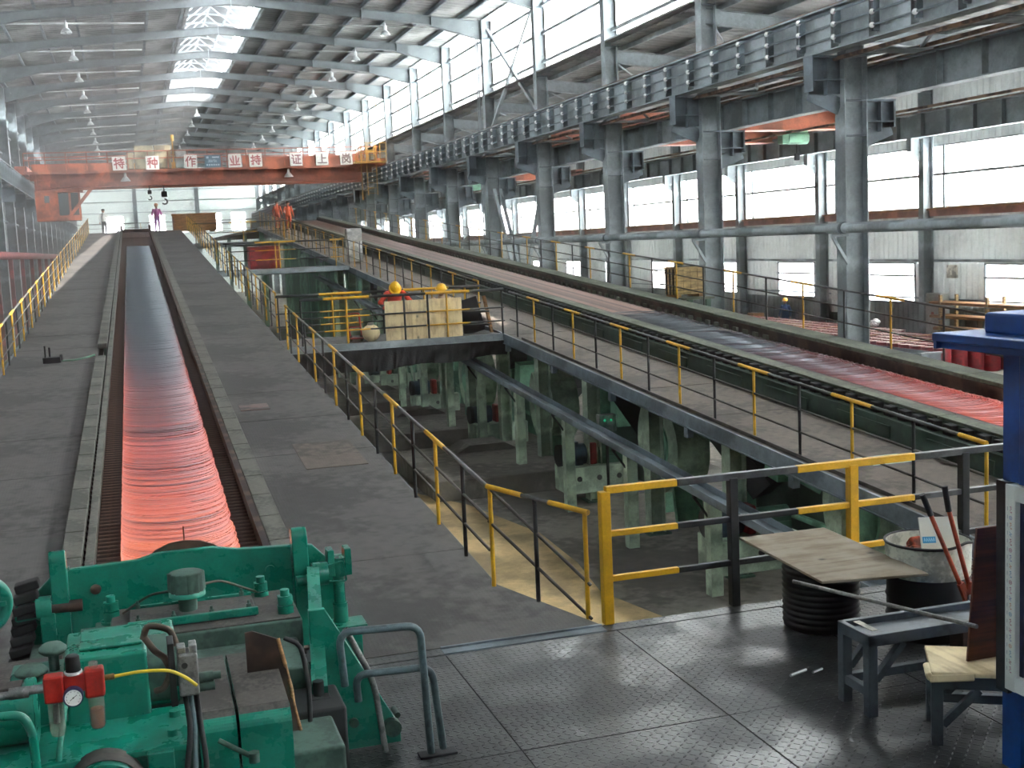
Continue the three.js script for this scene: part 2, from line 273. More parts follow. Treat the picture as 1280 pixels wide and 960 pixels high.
// ------------------------------------------------------------------ columns
function hsec(x, z, y0, y1, dx, dz, tf = 0.03) { return [span(x - dx / 2, x - dx / 2 + tf, y0, y1, z - dz / 2, z + dz / 2), span(x + dx / 2 - tf, x + dx / 2, y0, y1, z - dz / 2, z + dz / 2), span(x - dx / 2 + tf, x + dx / 2 - tf, y0, y1, z - 0.02, z + 0.02)]; }
for (let n = N0; n <= N1; n++) { // middle row, the tall hall on one side and the low bay on the other
  const z = zc(n), c = setting('column', [COL, 0, z]);
  mesh('column_shaft', hsec(0, 0, GROUND, 7.2, 0.62, 0.42), M.steel, c);
  mesh('column_head', hsec(0, 0, 7.2, 13.35, 0.5, 0.36), M.steel, c);
  mesh('stiffener', [span(-0.3, 0.3, 6.12, 6.15, -0.2, 0.2), span(-0.3, 0.3, 5.3, 5.33, -0.2, 0.2), span(-0.24, 0.24, 9.75, 9.78, -0.17, 0.17), span(-0.24, 0.24, 12.5, 12.53, -0.17, 0.17), span(-0.31, 0.31, 7.19, 7.22, -0.21, 0.21)], M.steelDark, c);
  mesh('base_plate', span(-0.45, 0.45, GROUND, GROUND + 0.04, -0.35, 0.35), M.steelDark, c);
  mesh('corbel', [span(-1.15, -0.31, 7.12, 7.17, -0.2, 0.2), span(-1.15, -0.31, 6.3, 7.12, -0.015, 0.015), span(-1.15, -1.12, 6.35, 7.12, -0.2, 0.2), bar(V(-1.13, 6.34, 0), V(-0.31, 6.0, 0), 0.4, 0.03, V(0, 0, 1)), span(-0.75, -0.72, 6.25, 7.12, -0.18, 0.18), span(-1.15, -0.31, 6.6, 6.63, -0.18, 0.18)], M.steelDark, c);
  mesh('corbel', [span(0.31, 1.1, 6.1, 6.15, -0.2, 0.2), span(0.31, 1.1, 5.5, 6.1, -0.015, 0.015), span(0.31, 1.1, 5.62, 5.65, -0.18, 0.18), span(1.05, 1.1, 5.5, 6.1, -0.18, 0.18), span(0.7, 0.73, 5.4, 6.1, -0.18, 0.18), bar(V(1.08, 5.5, 0), V(0.31, 5.2, 0), 0.36, 0.03, V(0, 0, 1))], M.steelDark, c);
}
for (let n = N0; n <= N1; n++) { // outer row
  const z = zc(n), c = setting('column', [OUT - 0.35, 0, z]);
  mesh('column_shaft', hsec(0, 0, GROUND, 8.2, 0.45, 0.32), M.steel, c);
  mesh('corbel', [span(-0.75, -0.22, 6.36, 6.4, -0.15, 0.15), span(-0.75, -0.22, 5.9, 6.36, -0.012, 0.012), bar(V(-0.74, 5.95, 0), V(-0.22, 5.65, 0), 0.3, 0.03, V(0, 0, 1)), span(-0.76, -0.73, 5.92, 6.36, -0.15, 0.15)], M.steel, c);
}
for (let n = N0; n <= N1; n++) { // left row
  const z = zc(n), c = setting('column', [LEFT, 0, z]);
  mesh('column_shaft', hsec(0, 0, GROUND, 13.3, 0.55, 0.42), M.steel, c);
  mesh('corbel', [span(0.28, 0.95, 7.12, 7.17, -0.2, 0.2), span(0.28, 0.95, 6.4, 7.12, -0.015, 0.015)], M.steelDark, c);
}
// ------------------------------------------------------------------ crane girders, bracing, pipes along the rows
function girder(name, x, y0, y1, w, m, railName) {
  const g = setting(name), A = V(x, (y0 + y1) / 2, ZN), B = V(x, (y0 + y1) / 2, ZF);
  mesh('girder_beam', ibeam(A, B, y1 - y0, w, 0.035, 0.02), m, g);
  const st = ready([span(x - w / 2, x - 0.01, y0 + 0.035, y1 - 0.035, -0.012, 0.012), span(x + 0.01, x + w / 2, y0 + 0.035, y1 - 0.035, -0.012, 0.012)]);
  let k = 0; const far = [];
  for (let z = ZN - 0.75; z > ZF; z -= 1.5) { if (z > -100) { const s = mesh('girder_stiffener', st, m, g); s.position.z = z; } else far.push(st.clone().translate(0, 0, z)); k++; }
  far.forEach((q) => (q.userData.ready = false)); const q = mesh('far_stiffeners', far, m, g); q.userData.kind = 'stuff';
  if (railName) mesh(railName, [span(x - 0.04, x + 0.04, y1 + 0.001, y1 + 0.08, ZF, ZN)], M.rail, g);
  return g;
}
girder('crane_girder', 15.9, 7.2, 8.18, 0.4, M.steel, 'crane_rail');
girder('crane_girder', 17.6, 6.2, 7.0, 0.36, M.steel, 'crane_rail');
girder('crane_girder', OUT - 0.95, 6.4, 7.3, 0.34, M.steel, 'crane_rail');
girder('crane_girder', -5.55, 7.2, 8.18, 0.4, M.steel, 'crane_rail');
{ // walkway and surge truss between the two girders of the middle row
  const g = setting('service_walkway');
  mesh('walkway_plate', span(15.95, 16.42, 8.2, 8.23, ZF, ZN), M.rail, g);
  for (const x of [16.25, 17.3]) mesh('chord', span(x - 0.05, x + 0.05, 7.06, 7.14, ZF, ZN), M.rail, g);
  for (let n = N0; n < 12; n++) for (let k = 0; k < 2; k++) {
    const z = zc(n) - k * 3.75; mesh('truss_diagonal', bar(V(16.25, 7.1, z), V(17.3, 7.1, z - 1.87), 0.07, 0.05), M.steel, g); mesh('truss_diagonal', bar(V(17.3, 7.1, z - 1.87), V(16.25, 7.1, z - 3.75), 0.07, 0.05), M.steel, g);
    mesh('truss_plate', span(16.2, 17.35, 7.0, 7.02, z - 2.2, z - 1.5), M.steel, g);
  }
  mesh('angle_girt', span(17.9, 17.96, 5.82, 5.88, ZF, ZN), M.rail, g);
}
{ // bus bars for the crane on the hall side of the girder
  const t = thing('conductor_rail', 'three thin conductor bars on white insulators running along the face of the big crane girder', 'conductor rail');
  for (const y of [7.42, 7.7, 7.98]) mesh('bus_bar', span(15.52, 15.55, y - 0.02, y + 0.02, ZF + 4, ZN), M.steelDark, t);
  const br = ready([span(15.56, 15.72, 7.3, 8.08, -0.03, 0.03)]), ins = ready(ball(0, 0, 0, 0.065, 8)), far = [];
  for (let z = ZN - 0.4; z > ZF + 5; z -= 1.5) {
    const b = mesh('bracket', br, M.steelDark, t); b.position.z = z;
    if (z > -116) for (const y of [7.42, 7.7, 7.98]) { const i = mesh('insulator', ins, M.porcelain, b); i.position.set(15.53, y, 0.03); } else for (const y of [7.42, 7.7, 7.98]) far.push(ball(15.53, y, z, 0.05, 6));
  }
  mesh('far_insulators', far, M.porcelain, t).userData.kind = 'stuff';
}
{ // cross bracing between the fourth and fifth columns of the middle row, with a ladder on the fifth
  const g = setting('bracing'), a = zc(3), b = zc(4);
  for (const [p, q] of [[V(COL, 8.3, a - 0.2), V(COL, 12.9, b + 0.2)], [V(COL, 8.3, b + 0.2), V(COL, 12.9, a - 0.2)], [V(COL, 5.6, a - 0.2), V(COL, -1, b + 2.8)], [V(COL, 5.6, b + 0.2), V(COL, -1, a - 2.8)], [V(COL + 0.3, 5.6, b + 0.2), V(COL + 0.3, -1, a - 2.8)]]) mesh('brace', bar(p, q, 0.14, 0.14), M.steel, g);
  for (const y of [1.2, 3.4]) mesh('brace_tie', bar(V(COL, y, (a + b) / 2 + (y - 1.2) * 0.5 + 0.6), V(COL, y, (a + b) / 2 - (y - 1.2) * 0.5 - 0.6), 0.08, 0.08), M.steel, g);
  for (const z of [0.42, 0.72]) mesh('ladder_rail', span(COL - 0.34, COL - 0.28, -1, 13, b - z - 0.03, b - z + 0.03), M.steel, g);
  for (let y = -0.6; y < 13; y += 0.9) mesh('ladder_rung', span(COL - 0.33, COL - 0.29, y, y + 0.04, b - 0.72, b - 0.42), M.steel, g);
}
{ const t = thing('service_pipe', 'long grey service pipe carried on brackets along the middle row of columns', 'pipe');
  mesh('pipe_run', rod(V(16.2, 3.15, ZN - 0.6), V(16.2, 3.15, ZF + 0.6), 0.125, 14), M.steel, t);
  for (let n = N0; n <= 9; n++) { const z = zc(n); mesh('pipe_collar', cyl(16.2, 3.15, z + 0.4, 0.145, 0.1, 14, 'z'), M.steelDark, t); mesh('pipe_bracket', [span(15.95, 16.4, 2.95, 3.02, z + 0.22, z + 0.3), bar(V(15.98, 2.96, z + 0.26), V(16.4, 2.3, z + 0.26), 0.07, 0.07)], M.steel, t); } }

// ------------------------------------------------------------------ outer wall of the low bay, with a band of windows above and single windows below
const frameGeo = (z0, z1, y0, y1, x, w = 0.06) => [span(x - 0.04, x + 0.04, y0, y0 + w, z0, z1), span(x - 0.04, x + 0.04, y1 - w, y1, z0, z1), span(x - 0.04, x + 0.04, y0, y1, z0, z0 + w), span(x - 0.04, x + 0.04, y0, y1, z1 - w, z1)];
const paneGeo = (z0, z1, y0, y1, x) => new THREE.PlaneGeometry(Math.abs(z1 - z0), y1 - y0).rotateY(-Math.PI / 2).translate(x, (y0 + y1) / 2, (z0 + z1) / 2);
function sheetWall(parent, z0, z1, y0, y1, x, face, m = M.sheet) { // z0 < z1; face = -1 shows its ribs towards -x
  const L = z1 - z0, g = corrugated(L, y1 - y0, 0.32, 0.035);
  g.applyMatrix4(face < 0 ? X4.makeBasis(V(0, 0, 1), V(0, 1, 0), V(-1, 0, 0)).setPosition(x, y0, z0) : X4.makeBasis(V(0, 0, -1), V(0, 1, 0), V(1, 0, 0)).setPosition(x, y0, z1));
  mesh('wall_sheet', g, m, parent); if (m !== M.panelSide) mesh('wall_backing', span(x - face * 0.02, x - face * 0.1, y0, y1, z0, z1), m, parent);
}
{
  const w = setting('wall_right');
  for (let n = N0; n < N1; n++) {
    const a = zc(n) - 0.0, b = zc(n + 1), w1 = a - 1.15, w0 = a - 4.5;
    sheetWall(w, b, a, 6.12, 9.0, OUT, -1, M.panelSide); sheetWall(w, b, a, 1.62, 3.72, OUT, -1, M.panelSide);
    sheetWall(w, b, a, GROUND, -0.02, OUT, -1, M.sheetDark);  // darker sheets put the shade below the windows into the wall colour
    sheetWall(w, w1, a, -0.02, 1.62, OUT, -1, M.panelSide); sheetWall(w, b, w0, -0.02, 1.62, OUT, -1, M.panelSide);
    const win = setting('window_' + (1 + n - N0)); for (const [p, q] of [[-0.02, 1.1], [1.1, 1.62]]) mesh('pane', paneGeo(w0, w1, p, q, OUT + 0.03), M.panelLight, win);
    mesh('window_frame', [...frameGeo(w0, w1, -0.02, 1.62, OUT), span(OUT - 0.06, OUT + 0.0, 1.05, 1.13, w0, w1)], M.steelDark, win);
    const top = setting('window_' + (101 + n - N0));
    for (const [p, q] of [[3.72, 5.0], [5.0, 6.12]]) for (const [c, d] of [[b, b + 1.2], [b + 1.2, a - 1.2], [a - 1.2, a]]) mesh('pane', paneGeo(c, d, p, q, OUT + 0.03), M.panelLight, top);
    mesh('window_frame', [span(OUT - 0.1, OUT - 0.02, 4.95, 5.05, b, a), span(OUT - 0.03, OUT + 0.03, 3.72, 3.78, b, a), span(OUT - 0.03, OUT + 0.03, 6.06, 6.12, b, a)], M.steel, top);
    for (const z of [b + 0.75, a - 0.75]) mesh('mullion', span(OUT - 0.1, OUT, 3.72, 6.12, z - 0.06, z + 0.06), M.steel, top);
  }
  mesh('wall_girt', span(OUT - 0.12, OUT, 1.66, 1.76, ZF, ZN), M.steel, w); mesh('wall_girt', span(OUT - 0.12, OUT, 0.2, 0.26, ZF, ZN), M.steelDark, w);
  mesh('wall_sill', span(OUT - 0.22, OUT - 0.02, 3.42, 3.66, ZF, ZN), M.sillRed, w); mesh('sill_strip', span(OUT - 0.34, OUT - 0.02, 3.66, 3.72, ZF, ZN), M.timber, w);
}
{ // roof of the low bay
  const c = setting('ceiling_low'), yI = 9.75, yO = 8.6, L = Math.hypot(OUT - COL, yI - yO), ang = Math.atan2(yO - yI, OUT - COL);
  for (let n = N0; n < N1; n++) {
    const a = zc(n), b = zc(n + 1), g = corrugated(BAY, L, 0.45, 0.04).applyMatrix4(X4.makeBasis(V(0, 0, -1), V(Math.cos(ang), Math.sin(ang), 0), V(Math.sin(ang), -Math.cos(ang), 0)).setPosition(COL, yI + 0.12, a));
    mesh('roof_sheet', g, M.roof, c);
    const r = mesh('roof_outer', box(0, 0, 0, L + 0.4, 0.06, BAY), M.roof, c); r.position.set((COL + OUT) / 2, (yI + yO) / 2 + 0.2, (a + b) / 2); r.rotation.z = ang;
  }
  for (let n = N0; n <= N1; n++) mesh('rafter', ibeam(V(COL, yI - 0.3, zc(n)), V(OUT, yO - 0.3, zc(n)), 0.45, 0.2, 0.02, 0.015), M.steel, c);
  for (let k = 0; k < 9; k++) { const x = COL + 0.5 + k * 1.55; mesh('purlin', span(x - 0.035, x + 0.035, yI + (x - COL) * Math.tan(ang) - 0.07, yI + (x - COL) * Math.tan(ang) + 0.1, ZF, ZN), M.steel, c); }
  for (let n = 0; n < 8; n++) mesh('tie_rod', bar(V(COL + 0.2, yI - 0.5, zc(n)), V(COL + 5, yI - 0.6, zc(n + 1)), 0.05, 0.05), M.steel, c);
}
// ------------------------------------------------------------------ clerestory of the tall hall: translucent sheets on girts
const ROWS = [9.92, 10.36, 11.5, 12.6, 13.55];
function clerestory(first, x, rows, gaps, dim = []) {
  for (let n = N0; n < N1; n++) {
    const a = zc(n), b = zc(n + 1), w = setting('window_' + (first + n - N0));
    for (let k = 0; k + 1 < rows.length; k++) {
      let parts = [[b, a]]; for (const [row, g0, g1] of gaps) if (row === k) parts = parts.flatMap(([p, q]) => (g1 <= p || g0 >= q ? [[p, q]] : [[p, Math.max(p, g0)], [Math.min(q, g1), q]].filter(([r, s]) => s - r > 0.05)));
      for (const [p, q] of parts) mesh('pane', paneGeo(p, q, rows[k], rows[k + 1], x), dim.includes(k) ? M.panelSide : M.panelLight, w);
      mesh('girt', span(x - Math.sign(x) * 0.08 - 0.06, x - Math.sign(x) * 0.08 + 0.06, rows[k] - 0.06, rows[k] + 0.06, b, a), M.steel, w);
    }
  }
}
clerestory(201, COL + 0.22, ROWS, [[0, -24.6, -22.4], [3, -29.6, -26.4], [0, -27.6, -26.2], [0, -41.5, -37.5]]);
clerestory(301, LEFT - 0.3, [11.0, 11.6, 12.1, 12.8], [], [0, 2]);
// ------------------------------------------------------------------ left wall
{
  const w = setting('wall_left');
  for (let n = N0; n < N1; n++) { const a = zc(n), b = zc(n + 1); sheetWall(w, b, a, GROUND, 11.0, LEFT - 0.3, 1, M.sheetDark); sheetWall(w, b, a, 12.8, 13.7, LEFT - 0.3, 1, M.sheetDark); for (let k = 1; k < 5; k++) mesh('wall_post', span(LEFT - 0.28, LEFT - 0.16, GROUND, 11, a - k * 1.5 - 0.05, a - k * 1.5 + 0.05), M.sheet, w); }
  for (const y of [0.5, 3.2, 5.5, 9.5]) mesh('wall_girt', span(LEFT - 0.3, LEFT - 0.12, y, y + 0.12, ZF, ZN), M.steelDark, w);
}
// ------------------------------------------------------------------ far and near end walls
for (const [name, z, s] of [['wall_far', ZF - 0.3, 1], ['wall_near', ZN + 0.3, -1]]) {
  const w = setting(name), holes = s > 0 ? [[-2.2, 0.1], [3.2, 5.1], [6.2, 7.8], [10.3, 12.0], [13.2, 15.0]] : [], m = s > 0 ? M.panelWall : M.sheet;
  const wallSheet = (a, b, c, d) => mesh('wall_sheet', s > 0 ? new THREE.PlaneGeometry(b - a, d - c).translate((a + b) / 2, (c + d) / 2, z) : span(a, b, c, d, z - 0.05, z + 0.05), m, w);
  wallSheet(LEFT - 0.4, OUT + 0.1, 8.3, 9.4); wallSheet(LEFT - 0.4, COL + 0.3, 9.4, 14.6); wallSheet(LEFT - 0.4, OUT + 0.1, GROUND, 6.0);
  let x = LEFT - 0.4; for (const [p, q] of [...holes, [OUT + 0.1, OUT + 0.1]]) { wallSheet(x, p, 6.0, 8.3); x = q; }
  holes.forEach(([p, q], i) => { const win = setting('window_' + (401 + i)); mesh('pane', new THREE.PlaneGeometry(q - p, 2.3).translate((p + q) / 2, 7.15, z), M.panelLight, win); });
  for (let y = 6; y < 14; y += 1.35) mesh('wall_girt', span(LEFT, COL, y - 0.05, y + 0.05, z + s * 0.06, z + s * 0.2), M.steel, w);
  for (const cx of [1.6, 9.1]) mesh('wall_column', span(cx - 0.25, cx + 0.25, GROUND, 14.2, z + s * 0.1, z + s * 0.5), M.steel, w);
}
// ------------------------------------------------------------------ roof of the tall hall with its open ridge monitor
{
  const c = setting('ceiling'), SL = 0.088, yR = (x) => 14.33 - Math.abs(x - RIDGE) * SL, M0 = 3.55, M1 = 6.8, ZM = zc(9); // underside of the sheets; opening between M0 and M1 up to ZM
  const sheet = (x0, x1, a, b) => { const L = Math.hypot(x1 - x0, yR(x1) - yR(x0)), d = V(x1 - x0, yR(x1) - yR(x0), 0).normalize(); return corrugated(a - b, L, 0.5, 0.05).applyMatrix4(X4.makeBasis(V(0, 0, -1), d, V(d.y, -d.x, 0)).setPosition(x0, yR(x0) + 0.2, a)); };
  for (let n = N0; n < N1; n++) {
    const a = zc(n), b = zc(n + 1), open = n < 9, L = open ? [[LEFT - 0.4, M0], [M1, COL + 0.5]] : [[LEFT - 0.4, RIDGE], [RIDGE, COL + 0.5]];
    for (const [x0, x1] of L) {
      mesh('roof_sheet', sheet(x0, x1, a, b), M.roof, c);
      const o = mesh('roof_outer', box(0, 0, 0, Math.hypot(x1 - x0, yR(x1) - yR(x0)), 0.06, BAY), M.roof, c); o.position.set((x0 + x1) / 2, (yR(x0) + yR(x1)) / 2 + 0.28, (a + b) / 2); o.rotation.z = Math.atan2(yR(x1) - yR(x0), x1 - x0);
    }
    if (open) { // monitor over this bay: posts, curved brackets, sheets, a louvre on the left, an open right side
      for (const [x, h] of [[M0, 15.75], [M1, 15.9]]) mesh('monitor_curb', span(x - 0.05, x + 0.05, yR(x), yR(x) + 0.42, b, a), M.steel, c);
      const y0 = 16.25;
      mesh('monitor_cover', [bar(V(RIDGE, y0 + 0.29, (a + b) / 2), V(RIDGE - 2.44, y0 + 0.05, (a + b) / 2), BAY, 0.05), bar(V(RIDGE, y0 + 0.29, (a + b) / 2), V(RIDGE + 2.14, y0 + 0.07, (a + b) / 2), BAY, 0.05)], M.shadeSteel, c);
      mesh('monitor_pane', [paneGeo(b, a, 14.7, 16.1, 2.85)], M.panelLight, c);
      mesh('monitor_purlin', [span(4.1, 4.17, 15.9, 16.05, b, a), span(6.2, 6.27, 15.9, 16.05, b, a), span(RIDGE - 0.04, RIDGE + 0.04, 16.0, 16.15, b, a)], M.steel, c);
      for (let k = 0; k < 3; k++) { const z = a - 1.25 - k * 2.5; mesh('monitor_frame', [bar(V(M0, 14.5, z), V(2.95, 15.8, z), 0.06, 0.08), bar(V(M1, 14.5, z), V(7.2, 15.85, z), 0.06, 0.08), bar(V(2.9, 15.85, z), V(RIDGE, 16.05, z), 0.06, 0.1), bar(V(7.25, 15.85, z), V(RIDGE, 16.05, z), 0.06, 0.1), bar(V(M0, 14.6, z), V(RIDGE, 15.95, z), 0.05, 0.06), bar(V(M1, 14.6, z), V(RIDGE, 15.95, z), 0.05, 0.06)], M.steel, c); }
    }
  }
  for (let x = LEFT + 0.4; x < COL; x += 1.53) if (x < M0 || x > M1) mesh('purlin', [span(x - 0.035, x + 0.035, yR(x) - 0.02, yR(x) + 0.19, ZF, ZN), span(x, x + 0.07, yR(x) - 0.02, yR(x), ZF, ZN)], M.steelDark, c);
  for (const x of [M0 - 0.07, M1 + 0.07]) mesh('purlin', span(x - 0.05, x + 0.05, yR(x) - 0.04, yR(x) + 0.2, ZF, ZN), M.steel, c);
  for (let n = N0; n <= N1; n++) {
    const z = zc(n), half = (x0, s) => { const f = (x) => yR(x) - 0.04, xm = x0 - s * 2.6, top = [[RIDGE, f(RIDGE)], [x0, f(x0)]], pts = s > 0 ? [[RIDGE, f(RIDGE)], [RIDGE, f(RIDGE) - 0.36], [xm, f(xm) - 0.36], [x0, f(x0) - 0.82], [x0, f(x0)]] : [[RIDGE, f(RIDGE)], [x0, f(x0)], [x0, f(x0) - 0.82], [xm, f(xm) - 0.36], [RIDGE, f(RIDGE) - 0.36]]; return [slab(pts, 0.02).translate(0, 0, z - 0.01), bar(V(RIDGE, f(RIDGE) - 0.36, z), V(xm, f(xm) - 0.36, z), 0.24, 0.025), bar(V(xm, f(xm) - 0.36, z), V(x0, f(x0) - 0.82, z), 0.24, 0.025), bar(V(RIDGE, f(RIDGE), z), V(x0, f(x0), z), 0.24, 0.025)]; };
    mesh('rafter', [half(COL - 0.25, 1), half(LEFT + 0.28, -1)].flat(), M.rafter, c);
    mesh('ridge_plate', [span(RIDGE - 0.012, RIDGE + 0.012, 13.88, 14.36, z - 0.14, z + 0.14), span(10.9, 10.925, 13.35, 13.86, z - 0.13, z + 0.13), span(14.1, 14.12, 13.1, 13.6, z - 0.13, z + 0.13)], M.steel, c);
    if (n < N1) { // wind bracing tubes under the roof
      mesh('wind_brace', rod(V(COL - 0.6, 13.0, z), V(8.8, 13.75, z - 3.75), 0.045, 6), M.sheet, c); mesh('wind_brace', rod(V(LEFT + 0.6, 13.0, z), V(1.6, 13.75, z - 3.75), 0.045, 6), M.sheet, c);
    }
  }
  mesh('monitor_end', slab([[M0, 14.2], [M1, 14.2], [7.2, 16.2], [RIDGE, 16.5], [2.9, 16.2]], 0.03).translate(0, 0, ZM - 0.02), M.roof, c);
  mesh('eave_beam', span(COL - 0.1, COL + 0.15, 13.42, 13.6, ZF, ZN), M.steel, c); mesh('eave_beam', span(LEFT - 0.1, LEFT + 0.15, 13.42, 13.6, ZF, ZN), M.steel, c);
}

// ================================================================== CONVEYORS
const hotAt = (t, a, b) => Math.max(0, Math.min(1, (b - t) / (b - a)));
function rollerSet(parent, u0, u1, v, r, t0, t1, step, mat, matFar, most = 300) {
  const g = ready(cyl((u0 + u1) / 2, v, 0, r, u1 - u0, 12, 'x')), far = []; let k = 0;
  for (let t = t0; t < t1; t += step) { if (k++ < most) mesh('roller', g, mat, parent).position.z = tl(t); else far.push(cyl((u0 + u1) / 2, v, tl(t), r, u1 - u0, 8, 'x')); }
  if (far.length) mesh('far_rollers', far, mat, parent).userData.kind = 'stuff';
}
{ // left conveyor, set flush between two walkways
  const c = onDeck(thing('roller_conveyor', 'long roller conveyor between the two left walkways, lined with small grey cover plates', 'conveyor'));
  mesh('trough', [span(-0.56, 1.1, -0.5, -0.46, tl(0.2), tl(DL)), span(-0.86, -0.82, -0.5, -0.02, tl(0.2), tl(DL)), span(1.3, 1.34, -0.5, -0.02, tl(0.2), tl(DL))], M.dark, c);
  mesh('bed_plate', span(-0.54, 1.07, -0.2, -0.17, tl(0.2), tl(DL)), M.wallRust, c);
  rollerSet(c, -0.54, 1.07, -0.11, 0.05, 0.4, DL, 0.14, M.roller, M.roller);
  mesh('side_wall', [span(-0.6, -0.55, -0.3, 0.08, tl(0.1), tl(DL)), span(-0.62, -0.54, 0.08, 0.095, tl(0.1), tl(DL))], M.coverPlate, c);
  mesh('side_wall', [span(1.08, 1.11, -0.3, 0.1, tl(0.1), tl(DL)), span(1.06, 1.13, 0.1, 0.115, tl(0.1), tl(DL))], M.wallRust, c);
  mesh('chain_guard', [span(-0.66, -0.6, -0.3, 0.0, tl(0.1), tl(DL)), span(1.11, 1.16, -0.3, 0.02, tl(0.1), tl(DL))], M.dark, c);
  const cap = [ready(cyl(0, 0, 0, 0.022, 0.035, 8)), ready(cyl(0, 0, 0, 0.022, 0.035, 8))]; const far = [];
  for (let t = 0.3, k = 0; t < DL; t += 0.22, k++) for (const u of [-0.63, 1.135]) { if (k < 75) { const b = mesh('bearing_cap', cap[0], M.rubber, c); b.position.set(u, 0.03, tl(t)); } else far.push(cyl(u, 0.03, tl(t), 0.022, 0.035, 6)); }
  mesh('far_bearing_caps', far, M.rubber, c).userData.kind = 'stuff';
  for (let t = 0.4; t < DL - 1; t += 0.92) {
    const gap = (t > 5.1 && t < 5.5) || (t > 16.6 && t < 18.2);
    if (!gap) mesh('cover_plate', rbox(-0.75, 0.06, tl(t + 0.45), 0.2, 0.12, 0.905, 0.012, 0, rr(-0.008, 0.008), rr(-0.02, 0.02)), M.coverPlate, c);
    mesh('cover_plate', rbox(1.255, 0.03, tl(t + 0.45), 0.22, 0.1, 0.905, 0.012, 0, rr(-0.008, 0.008), rr(-0.02, 0.02)), M.coverPlate, c);
  }
  mesh('empty_bed_cover', span(-0.5, 1.03, -0.05, -0.045, tl(66), tl(DL)), M.rollerRed, c);
}
for (let t = 3; t < DL; t += 6) for (const u of [2.75, -2.4, -0.7, 1.2]) { const p = P(u, -0.22, t); const s = setting('walkway_leg'); mesh('leg', span(p.x - 0.09, p.x + 0.09, GROUND, p.y, p.z - 0.09, p.z + 0.09), M.greenDark, s); }
{ // right conveyor, standing proud of its walkway on green plenum boxes
  const c = onDeck(thing('roller_conveyor', 'long roller conveyor on green side boxes beside the right walkway, ending at the blue cabin', 'conveyor'));
  mesh('plenum_side', span(9.58, 9.64, -0.02, 0.24, tl(0), tl(DL)), M.plenum, c);
  for (let t = 0.5; t < 44; t += 2.1) mesh('side_door', [rbox(9.57, 0.1, tl(t + 0.8), 0.03, 0.17, 1.3, 0.01)], M.plenum, c);
  mesh('roller_shaft_box', [span(9.77, 10.0, 0.0, 0.41, tl(0), tl(DL)), span(9.58, 9.77, 0.2, 0.27, tl(0), tl(DL))], M.plenum, c);
  mesh('bed_plate', span(10.0, 11.66, 0.1, 0.16, tl(0), tl(DL)), M.wallRust, c);
  rollerSet(c, 10.02, 11.64, 0.25, 0.05, 0.2, DL, 0.16, M.rollerRed, M.rollerRed);
  for (let t = 0; t < DL - 1; t += 2.05) { mesh('cover_plate', rbox(9.9, 0.44, tl(t + 1.02), 0.29, 0.04, 2.03, 0.01, 0, 0, rr(-0.006, 0.006)), M.coverGreen, c); mesh('far_wall_cap', rbox(11.92, 0.5, tl(t + 1.02), 0.48, 0.06, 2.03, 0.012, 0, 0, rr(-0.01, 0.01)), M.coverGreen, c); }
  const nub = ready([rbox(9.71, 0.345, 0, 0.12, 0.14, 0.16, 0.015), cyl(9.64, 0.345, 0, 0.035, 0.05, 8, 'x')]); let far = [];
  for (let t = 0.25, k = 0; t < 62; t += 0.32, k++) { if (k < 150) mesh('bearing_block', nub, M.dark, c).position.z = tl(t); else far.push(box(9.71, 0.345, tl(t), 0.12, 0.14, 0.16)); }
  mesh('far_bearing_blocks', far, M.dark, c).userData.kind = 'stuff';
  mesh('side_wall', [span(10.03, 10.06, 0.2, 0.46, tl(0), tl(DL))], M.dark, c);
  mesh('side_wall', [span(11.66, 11.72, 0.0, 0.47, tl(0), tl(DL))], M.wallRust, c);
  const tooth = ready(box(0, 0, 0, 0.05, 0.09, 0.16)); far = []; for (let t = 12, k = 0; t < 60; t += 0.42, k++) { const q = mesh('wall_tooth', tooth, M.coverGreen, c); q.position.set(11.63, 0.33, tl(t)); if (k > 110) break; }
  mesh('plenum_back', span(11.72, 12.1, -0.4, 0.44, tl(0), tl(DL)), M.plenum, c);
}
// ------------------------------------------------------------------ the glowing wire: one endless rod laid in overlapping rings
function wireMat(map) { return new THREE.MeshStandardMaterial({ color: '#747b83', roughness: 0.25, metalness: 0.25, emissive: '#ffffff', emissiveMap: map, emissiveIntensity: 0.125 }); }
function heatMap(hot, cold, coreCold) { // real heat of the rod: hottest where it was just laid and where rings overlap at the sides
  const n = 512, d = new Uint8Array(n * 64 * 4), ramp = [[0, [0, 0, 0]], [0.2, [0.006, 0.001, 0.001]], [0.45, [0.12, 0.018, 0.017]], [0.72, [0.62, 0.095, 0.055]], [1, [1.0, 0.25, 0.1]]];
  for (let y = 0; y < n; y++) for (let x = 0; x < 64; x++) {
    const e = Math.abs((x + 0.5) / 32 - 1), t = y / n, edge = Math.pow(e, 5), cool = 1 - t / (cold * edge + coreCold * (1 - edge)), h = Math.max(0, Math.min(1, cool / (1 - hot) * 0.98)) ;
    let k = 0; while (k < 3 && h > ramp[k + 1][0]) k++; const c = lerp3(ramp[k][1], ramp[k + 1][1], (h - ramp[k][0]) / (ramp[k + 1][0] - ramp[k][0])), o = (y * 64 + x) * 4;
    for (let j = 0; j < 3; j++) d[o + j] = 255 * (c[j] <= 0.0031308 ? 12.92 * c[j] : 1.055 * c[j] ** (1 / 2.4) - 0.055); d[o + 3] = 255;
  }
  const t = new THREE.DataTexture(d, 64, n); t.wrapS = t.wrapT = THREE.ClampToEdgeWrapping; t.magFilter = THREE.LinearFilter; t.minFilter = THREE.LinearFilter; t.colorSpace = THREE.SRGBColorSpace; t.needsUpdate = true; return t;
}
